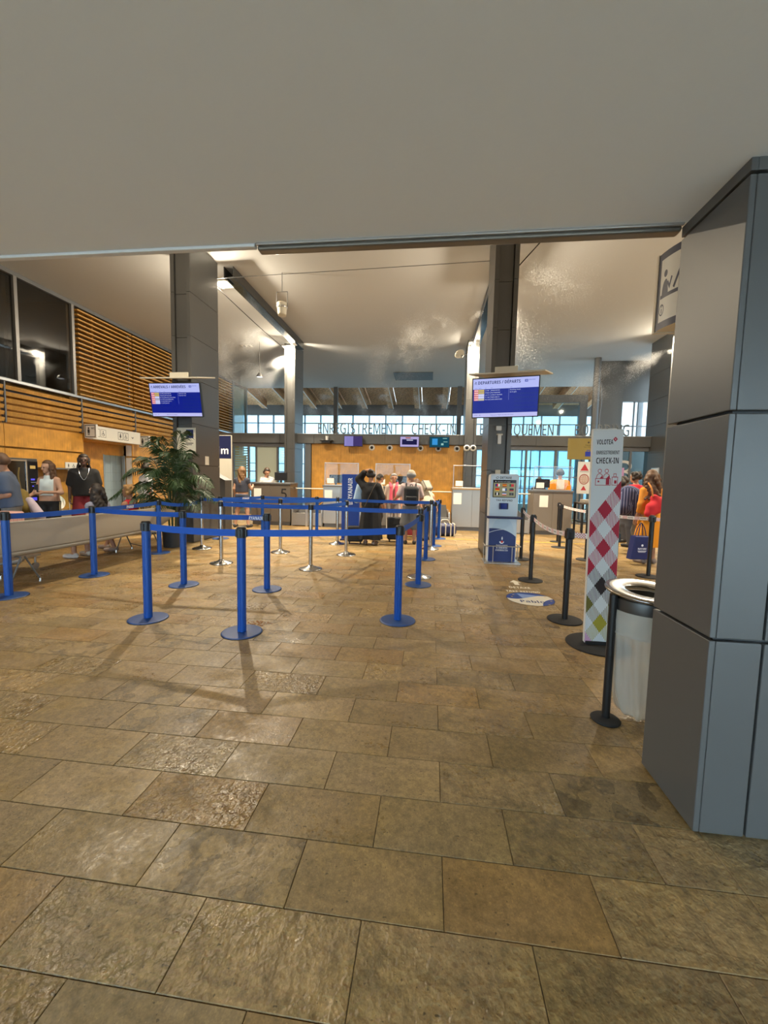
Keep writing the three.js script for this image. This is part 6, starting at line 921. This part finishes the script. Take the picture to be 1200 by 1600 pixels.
// --- left group
person({ label: 'man in a grey blue T-shirt and grey shorts at the left edge', pos: [-6.78, 0, -5.80], ry: -0.9, h: 1.78, lean: 0.12, skin: 'tan', hair: 'short', hairColor: 'brown', top: { m: cloth(0.075, 0.10, 0.16), sleeve: 0.75, loose: 0.03 }, bottom: { m: cloth(0.22, 0.21, 0.20), to: 1.05, ease: 0.05, name: 'shorts' }, shoes: cloth(0.3, 0.3, 0.3), J: { elL: [0.24, 1.12, 0.0], wrL: [0.16, 1.0, 0.30], elR: [-0.25, 1.12, 0.1], wrR: [-0.15, 1.05, 0.36] } });
solo('watch', 'pale wristwatch on the arm of the man in grey blue', 'watch', new THREE.TorusGeometry(0.036, 0.008, 8, 20), M.cream, [-6.90, 1.02, -5.50], 0.9);
{
  const w = person({ label: 'woman in a white crop top and black track pants looking at her phone', pos: [-7.55, 0, -7.2], ry: 0.15, h: 1.72, fem: 1, skin: 'pale', hair: 'long', hairColor: 'brown', headPitch: 0.2, headYaw: -0.35, top: { m: cloth(0.66, 0.74, 0.74), sleeve: 0, hem: 0.38, cut: 0.7, name: 'crop_top' }, bottom: { m: cloth(0.012, 0.012, 0.014), waist: 0.02, ease: 0.03, stripe: cloth(0.5, 0.4, 0.22) }, shoes: cloth(0.6, 0.6, 0.6), J: { elL: [0.27, 1.13, 0.05], wrL: [0.10, 1.14, 0.28], elR: [-0.24, 1.12, 0.05], wrR: [-0.20, 1.02, 0.34] } });
  solo('phone', 'dark phone held by the woman in the white crop top', 'phone', rbox(0.075, 0.15, 0.01, 0.004), M.black, local(w, [0.03, 1.22, 0.36]), 0.15);
  person({ label: 'man in a black T-shirt and maroon shorts with long dark locks', pos: [-8.0, 0, -8.5], ry: 0.72, h: 1.92, skin: 'dark', hair: 'dread', hairColor: 'dark', top: { m: cloth(0.010, 0.010, 0.011), sleeve: 0.85, loose: 0.035, hem: -0.2 }, bottom: { m: cloth(0.16, 0.010, 0.018), to: 1.05, ease: 0.06, name: 'shorts' }, shoes: cloth(0.1, 0.1, 0.1) });
  solo('necklace', 'silver chain necklace on the man in the black T-shirt', 'necklace', tube([[-0.10, 0.10, 0.05], [-0.075, -0.04, 0.15], [0, -0.17, 0.165], [0.075, -0.04, 0.15], [0.10, 0.10, 0.05]], 0.007, 30, 6), M.chrome, [-8.0, 1.52, -8.5], 0.72);
  person({ label: 'seated woman with dark curly hair and a lilac grey top on the bench', pos: [-5.80, 0, -6.42], ry: -1.65, h: 1.72, fem: 1, sit: 1, skin: 'pale', hair: 'curly', hairColor: 'dark', top: { m: cloth(0.26, 0.26, 0.34), sleeve: 0.3, hem: -0.25 }, bottom: { m: cloth(0.06, 0.07, 0.10), to: 1.1, name: 'shorts' }, shoes: cloth(0.62, 0.60, 0.57), headYaw: 0.25, J: { wrL: [0.12, 0.60, 0.30], wrR: [-0.12, 0.60, 0.30] } });
  person({ label: 'seated blonde woman in a red and white tank top on the bench', pos: [-5.82, 0, -7.2], ry: -1.5, h: 1.68, fem: 1, sit: 1, skin: 'tan', hair: 'afro', hairColor: 'blond', headYaw: 0.15, top: { m: cloth(0.50, 0.022, 0.035), sleeve: 0, hem: -0.25, name: 'tank_top' }, bottom: { m: cloth(0.03, 0.03, 0.04), to: 1.0, name: 'shorts' }, shoes: cloth(0.30, 0.22, 0.18), J: { wrL: [0.12, 0.60, 0.30], wrR: [-0.12, 0.60, 0.30], anL: [0.13, 0.075, 0.25], anR: [-0.13, 0.075, 0.62] } });
  person({ label: 'person in a white top and khaki trousers behind the palm', pos: [-7.1, 0, -9.35], ry: 2.6, h: 1.78, hair: 'short', hairColor: 'dark', skin: 'tan', top: { m: cloth(0.6, 0.6, 0.62), sleeve: 0.6, loose: 0.025 }, bottom: { m: cloth(0.33, 0.25, 0.14), ease: 0.025 }, shoes: cloth(0.05, 0.05, 0.05) });
  const b = thing('shoulder_bag', 'mustard shoulder bag hanging behind the man in grey blue', 'bag', [-7.0, 1.03, -6.18], -0.6); part('pouch', netMesh([cap([-0.08, 0.06, 0], [0.08, -0.14, 0], 0.095, 0.10), cap([-0.14, 0.12, 0], [0.0, 0.02, 0], 0.06)], 0.012, 0.05), cloth(0.20, 0.14, 0.03), b); part('strap', tube([[-0.14, 0.14, 0], [-0.2, 0.4, 0.02], [-0.25, 0.55, 0.0]], 0.012, 14, 6), cloth(0.16, 0.11, 0.03), b);
  solo('folded_cloth', 'lilac white folded cloth hanging below the mustard bag', 'cloth', withUv(netMesh([cap([-0.08, 0.18, 0], [0.12, -0.08, 0.0], 0.06, 0.075), cap([0.0, 0.1, 0.02], [0.14, -0.14, 0.0], 0.05)], 0.012, 0.04)), cloth(0.56, 0.48, 0.56), [-6.82, 0.83, -6.2]);
}
// --- middle group
{
  person({ label: 'young woman in a dark crop top and denim shorts at desk 5, seen from behind', pos: [-5.55, 0, -11.35], ry: Math.PI, h: 1.78, fem: 1, hair: 'long', hairColor: 'lightbrown', skin: 'pale', top: { m: cloth(0.045, 0.05, 0.075), sleeve: 0.25, hem: 0.28 }, bottom: { m: cloth(0.06, 0.08, 0.13), waist: 0.1, to: 0.55, ease: 0.03, name: 'denim_shorts' }, shoes: cloth(0.05, 0.05, 0.05), J: { anL: [0.2, 0.075, -0.03], anR: [-0.2, 0.075, -0.03], knL: [0.15, 0.5, 0.02], knR: [-0.15, 0.5, 0.02], elR: [-0.24, 1.13, 0.08], wrR: [-0.18, 1.2, 0.33] } });
  person({ label: 'clerk in a white shirt behind desk 5', pos: [-5.55, 0, -13.15], ry: 0.9, h: 1.76, hair: 'short', hairColor: 'dark', skin: 'tan', headPitch: 0.3, top: { m: cloth(0.7, 0.7, 0.7), sleeve: 1.9 }, bottom: { m: cloth(0.02, 0.02, 0.03) }, shoes: M.black });
  person({ label: 'second clerk standing behind the white shirted clerk', pos: [-5.85, 0, -13.9], ry: 0.3, h: 1.82, hair: 'short', hairColor: 'brown', skin: 'tan', top: { m: cloth(0.45, 0.45, 0.48), sleeve: 0.7 }, bottom: { m: cloth(0.02, 0.02, 0.03) }, shoes: M.black });
  const blk = cloth(0.007, 0.007, 0.008);
  const dr = person({ label: 'woman in a long loose black dress with her arm raised to her hair', pos: [-1.36, 0, -9.12], ry: Math.PI - 0.15, h: 1.70, fem: 1, hair: 'bun', hairColor: 'dark', skin: 'tan', top: { m: blk, sleeve: 1.7, loose: 0.045, hem: -0.1 }, bottom: { m: blk, skirt: 0.14, r0: 0.17, r1: 0.27, waist: 0.5, name: 'dress_skirt' }, shoes: cloth(0.25, 0.18, 0.14), J: { elR: [-0.25, 1.12, 0.05], wrR: [-0.2, 1.0, 0.2], elL: [0.32, 1.55, 0.06], wrL: [0.12, 1.76, 0.0] }, handL: [-0.9, 0.1, 0.1] });
  solo('light_blue_bag', 'pale blue cloth bag hanging at the side of the woman in black', 'bag', withUv(netMesh([cap([0.02, 0.18, 0], [-0.02, -0.14, 0], 0.05, 0.085), cap([0.06, 0.16, 0.02], [0.06, -0.12, 0], 0.05, 0.06)], 0.013, 0.05)), cloth(0.36, 0.50, 0.64), [-1.68, 1.17, -9.2]);
  solo('crossbody_strap', 'thin strap across the back of the woman in black', 'strap', tube([[0.13, 0.25, 0.09], [0.05, 0.1, 0.19], [-0.05, -0.12, 0.21], [-0.16, -0.35, 0.16]], 0.008, 20, 6), cloth(0.10, 0.08, 0.06), [-1.30, 1.25, -9.07]);
  person({ label: 'man with a black cap and beige shirt beside the middle desk', pos: [-1.46, 0, -11.4], ry: 1.9, h: 1.64, skin: 'tan', hair: 'short', cap: M.blackMatte, top: { m: cloth(0.50, 0.42, 0.32), sleeve: 0.8, loose: 0.02 }, bottom: { m: cloth(0.12, 0.11, 0.10) }, shoes: M.black });
  person({ label: 'grey haired woman with a pink scarf facing the camera at the middle desk', pos: [-1.02, 0, -11.1], ry: 0.15, h: 1.66, fem: 1, skin: 'tan', hair: 'short', hairColor: 'grey', top: { m: cloth(0.55, 0.45, 0.38), sleeve: 0.9, loose: 0.02 }, bottom: { m: cloth(0.3, 0.27, 0.25) }, shoes: M.black });
  solo('pink_scarf', 'pink scarf hanging from the neck of the grey haired woman', 'scarf', withUv(netMesh([cap([-0.1, 0.12, 0.0], [-0.07, 0.02, 0.13], 0.035), cap([0.1, 0.12, 0.0], [0.07, 0.02, 0.13], 0.035), cap([-0.07, 0.02, 0.13], [-0.08, -0.4, 0.16], 0.04, 0.05), cap([0.07, 0.02, 0.13], [0.07, -0.35, 0.16], 0.04, 0.05)], 0.012, 0.03)), cloth(0.65, 0.10, 0.15), [-1.02, 1.30, -11.08], 0.15);
  const bp = person({ label: 'man in a beige cap and grey shorts with a black backpack, seen from behind', pos: [-0.46, 0, -9.45], ry: Math.PI + 0.1, h: 1.72, skin: 'tan', hair: 'short', hairColor: 'grey', cap: cloth(0.36, 0.30, 0.22), lean: 0.06, top: { m: cloth(0.52, 0.40, 0.38), sleeve: 0.8, loose: 0.025 }, bottom: { m: cloth(0.15, 0.145, 0.14), to: 1.12, ease: 0.07, name: 'shorts' }, shoes: cloth(0.04, 0.035, 0.03), J: { elR: [-0.27, 1.12, 0.05], wrR: [-0.24, 1.05, 0.3], elL: [0.30, 1.15, 0.0], wrL: [0.42, 1.02, 0.15] } });
  const pk = thing('backpack', 'black backpack worn by the man in the beige cap', 'backpack', local(bp, [0, 1.16, -0.20]), 0.1); part('pack', rbox(0.34, 0.46, 0.2, 0.09, 0, 0, 0.0, 4), M.blackMatte, pk); part('pocket', rbox(0.26, 0.2, 0.06, 0.028, 0, -0.1, 0.11, 3), cloth(0.02, 0.02, 0.022), pk); part('loop', new THREE.TorusGeometry(0.03, 0.007, 6, 16).translate(0, 0.24, -0.03), M.blackMatte, pk);
  for (const x of [-0.11, 0.11]) part('shoulder_strap', tube([[x, 0.18, -0.09], [x * 1.05, 0.29, -0.17], [x * 1.1, 0.22, -0.30], [x * 1.1, 0.0, -0.30]], 0.016, 20, 6), M.blackMatte, pk);
  person({ label: 'traveller in a cream top bending over beside the backpack man', pos: [-0.05, 0, -10.1], ry: Math.PI + 0.75, h: 1.72, skin: 'tan', hair: 'short', hairColor: 'brown', lean: 0.75, top: { m: cloth(0.50, 0.44, 0.33), sleeve: 0.8, loose: 0.03 }, bottom: { m: cloth(0.20, 0.18, 0.15) }, shoes: M.black });
  const p2 = thing('small_backpack', 'pale grey rucksack on the back of the bending traveller', 'backpack', [-0.10, 1.38, -10.15], 0.6); const b2 = part('pack', rbox(0.25, 0.30, 0.13, 0.06, 0, 0, 0, 4), cloth(0.40, 0.36, 0.29), p2); b2.rotation.x = -0.75; for (const x of [-0.09, 0.09]) { const sp = part('strap', rbox(0.03, 0.29, 0.136, 0.03, x, 0, 0.0, 2), cloth(0.14, 0.13, 0.12), p2); sp.rotation.x = -0.75; }
}
// --- right group
{
  const or = person({ label: 'airport worker in an orange vest and grey cap at the right hand desk', pos: [4.0, 0, -13.15], ry: Math.PI - 0.2, h: 1.93, skin: 'tan', hair: 'short', hairColor: 'dark', cap: cloth(0.12, 0.12, 0.13), top: { m: cloth(0.85, 0.30, 0.01), sleeve: 0.7, loose: 0.035, hem: -0.4, name: 'vest' }, bottom: { m: cloth(0.04, 0.04, 0.05) }, shoes: M.black });
  solo('vest_badge', 'pale rectangular badge on the back of the orange vest', 'badge', rbox(0.22, 0.3, 0.008, 0.002), cloth(0.75, 0.62, 0.45), local(or, [0.0, 1.34, -0.19]), -0.2);
  person({ label: 'dark haired clerk sitting behind the right hand desk', pos: [3.42, 0, -13.35], ry: 0.2, h: 1.66, skin: 'tan', hair: 'short', top: { m: cloth(0.03, 0.03, 0.04), sleeve: 1.9 }, bottom: { m: cloth(0.02, 0.02, 0.03) }, shoes: M.black });
  person({ label: 'bearded man in a beige shirt looking left in the right hand queue', pos: [5.03, 0, -11.2], ry: -1.5, h: 1.71, skin: 'tan', hair: 'short', beard: 1, top: { m: cloth(0.26, 0.20, 0.12), sleeve: 0.9, loose: 0.02 }, bottom: { m: cloth(0.05, 0.05, 0.06) }, shoes: M.black });
  person({ label: 'person with dark curly hair in a red top in the right hand queue', pos: [4.88, 0, -10.3], ry: -2.6, h: 1.80, skin: 'tan', hair: 'afro', top: { m: cloth(0.55, 0.012, 0.03), sleeve: 0.9, loose: 0.03 }, bottom: { m: cloth(0.04, 0.04, 0.05) }, shoes: M.black });
  const stripe = canvasTex(256, 256, (x, w, h) => { x.fillStyle = '#1d2347'; x.fillRect(0, 0, w, h); x.fillStyle = '#8f93b5'; for (let i = 0; i < 12; i++) x.fillRect(i * 21.33, 0, 3, h); }); stripe.wrapS = stripe.wrapT = THREE.RepeatWrapping; stripe.repeat.set(1.6, 1.6);
  const bs = person({ label: 'stooping person in a blue pinstriped shirt and grey wide trousers', pos: [4.50, 0, -9.2], ry: -2.0, h: 1.78, skin: 'tan', hair: 'short', lean: 0.62, top: { m: std({ map: stripe, roughness: 0.85, side: THREE.DoubleSide }), sleeve: 1.8, loose: 0.12, hem: -0.75, name: 'striped_shirt' }, bottom: { m: cloth(0.20, 0.19, 0.165), ease: 0.055 }, shoes: cloth(0.3, 0.28, 0.25), J: { elL: [0.3, 1.0, 0.35], wrL: [0.2, 0.85, 0.55], elR: [-0.3, 1.0, 0.35], wrR: [-0.2, 0.85, 0.55] } });
  bs.children.filter(c => c.name === 'striped_shirt').forEach(c => { c.geometry = muv(c.geometry); });
  const ow = person({ label: 'woman with long curly hair in an orange dress, seen from behind', pos: [4.20, 0, -8.25], ry: Math.PI + 0.25, h: 1.78, fem: 1, skin: 'tan', hair: 'curly', hairColor: 'brown', top: { m: cloth(0.62, 0.24, 0.025), sleeve: 1.5, loose: 0.010, hem: -0.1, name: 'bodice' }, bottom: { m: cloth(0.72, 0.27, 0.012), skirt: 0.32, r0: 0.14, r1: 0.25, waist: 0.4, name: 'dress_skirt' }, shoes: cloth(0.25, 0.2, 0.18), J: { elR: [-0.27, 1.12, 0.0], wrR: [-0.26, 0.86, 0.02] } });
  const rb = thing('red_shoulder_bag', 'red shoulder bag on the back of the woman in orange', 'bag', local(ow, [0.10, 1.13, -0.24]), 0.3); part('pouch', netMesh([cap([-0.14, -0.16, 0], [0.14, -0.05, 0], 0.075, 0.08), cap([-0.02, 0.12, -0.02], [0.08, 0.0, 0], 0.07, 0.10), cap([-0.1, -0.05, 0], [0.1, 0.05, 0.0], 0.09)], 0.012, 0.06), cloth(0.55, 0.02, 0.03), rb); part('strap', tube([[-0.08, 0.15, 0.0], [-0.10, 0.3, -0.02], [-0.06, 0.40, -0.14]], 0.014, 16, 6), cloth(0.55, 0.2, 0.04), rb);
  const tb = thing('blue_shopping_bag', 'blue shopping bag with white print hanging from the woman in orange', 'bag', [3.96, 0.12, -8.05], 0.15);
  const bt = canvasTex(256, 256, (x, w, h) => { x.fillStyle = '#101f58'; x.fillRect(0, 0, w, h); x.fillStyle = '#dfe4f2'; x.font = 'bold 46px sans-serif'; x.textAlign = 'center'; x.fillText('NATURE', w / 2, 150, 190); x.fillRect(40, 170, 176, 10); x.fillRect(50, 190, 150, 8); x.beginPath(); x.arc(w / 2, 70, 22, 0, 7); x.fill(); });
  part('sack', extrude([[-0.19, 0], [0.19, 0], [0.15, 0.42], [-0.13, 0.42]], 0.13, 0.012).translate(0, 0.0, -0.065), cloth(0.006, 0.016, 0.11, 0.5), tb); part('print', new THREE.PlaneGeometry(0.24, 0.26).translate(0, 0.2, 0.0785), print(bt, 0.5), tb); for (const z of [-0.05, 0.05]) part('handle', tube([[-0.07, 0.42, z], [-0.04, 0.58, z * 0.6], [0.0, 0.68, 0], [0.05, 0.58, z * 0.6], [0.08, 0.42, z]], 0.008, 24, 6), M.navy, tb);
  person({ label: 'traveller in navy clothes partly hidden by the near pillar', pos: [5.2, 0, -8.75], ry: 2.6, h: 1.70, skin: 'pale', hair: 'bob', hairColor: 'brown', fem: 1, top: { m: cloth(0.02, 0.04, 0.14), sleeve: 0.6, loose: 0.025 }, bottom: { m: cloth(0.014, 0.03, 0.11), ease: 0.04 }, shoes: cloth(0.4, 0.4, 0.4) });
}
// ------------------------------------------------------------------ fine water mist drifting from the hoses
{
  const drop = new THREE.OctahedronGeometry(0.0029, 0), dm = std({ color: C(0.82, 0.84, 0.86), roughness: 0.9 });
  const plume = (label, n, paths) => {
    const m = new THREE.InstancedMesh(drop, dm, n); m.name = numbered('mist'); m.userData = { label, category: 'mist', kind: 'stuff' }; m.castShadow = true; m.receiveShadow = true; const M4 = new THREE.Matrix4();
    for (let i = 0; i < n; i++) {
      const p = paths[Math.floor(rnd() * paths.length)]; let x, y, z;
      for (let tr = 0; tr < 12; tr++) { const t = Math.pow(rnd(), 0.75), w = p.w0 + (p.w1 - p.w0) * t; const g1 = (rnd() + rnd() + rnd() - 1.5) * 1.1, g2 = (rnd() + rnd() + rnd() - 1.5) * 1.1, g3 = (rnd() + rnd() + rnd() - 1.5) * 1.1; x = p.a[0] + (p.b[0] - p.a[0]) * t + g1 * w; y = p.a[1] + (p.b[1] - p.a[1]) * t + g2 * w * 0.8 + p.arch * Math.sin(Math.PI * t); z = p.a[2] + (p.b[2] - p.a[2]) * t + g3 * w; if (y > 6.55) y = 6.55 - rnd() * 0.3; const c = 0.55 * vnoise(x * 1.6 + 40, y * 1.6 + z * 0.6 + 20, 256) + 0.3 * vnoise(x * 4 + 90, y * 4 + z * 2 + 30, 256) + 0.15 * vnoise(x * 9 + 7, y * 9 + z * 3, 256); if (rnd() < Math.max(0, (c - 0.33) * 2.4)) break; }
      const s = rr(0.6, 1.3); M4.makeScale(s, s, s).setPosition(x, y, z); m.setMatrixAt(i, M4);
    }
    scene.add(m);
  };
  plume('fine water mist drifting below the left ceiling beam', 34000, [{ a: [-5.42, 6.1, -12.4], b: [-7.1, 5.1, -12.8], w0: 0.05, w1: 0.75, arch: 0.1 }, { a: [-5.6, 6.0, -12.5], b: [-7.0, 4.3, -13.0], w0: 0.1, w1: 0.7, arch: 0 }]);
  plume('fine water mist drifting left from the lamp on the column by desk 5', 20000, [{ a: [-5.5, 6.0, -15.0], b: [-7.3, 4.9, -15.4], w0: 0.08, w1: 0.7, arch: 0.15 }]);
  plume('fine water mist hanging left of the departures column', 24000, [{ a: [1.2, 6.1, -11.5], b: [-1.2, 5.4, -12.4], w0: 0.1, w1: 0.7, arch: 0.1 }, { a: [-0.2, 5.9, -12.0], b: [-1.8, 4.6, -13.5], w0: 0.4, w1: 0.8, arch: 0 }]);
  plume('fine water mist drifting right from the departures column', 10000, [{ a: [1.75, 5.9, -8.9], b: [3.4, 5.5, -9.6], w0: 0.15, w1: 0.6, arch: 0.15 }, { a: [1.7, 5.4, -10], b: [2.6, 4.0, -11], w0: 0.3, w1: 0.8, arch: 0 }]);
  plume('fine water mist near the column at the right behind the near pillar', 24000, [{ a: [7.7, 5.9, -14.5], b: [5.2, 4.8, -15.0], w0: 0.08, w1: 0.6, arch: 0.05 }]);
  plume('puffs of fine mist in front of the far glazing under the timber roof', 80000, [-8, -6.6, -4.6, -3.0, -1.0, 0.4].map(x => ({ a: [x, 6.7, -24], b: [x + 0.5, 5.5, -25.5], w0: 0.25, w1: 0.5, arch: 0 })));
}
scene.traverse(o => { if (o.isMesh) { o.castShadow = true; o.receiveShadow = true; } });
renderer.render(scene, camera);
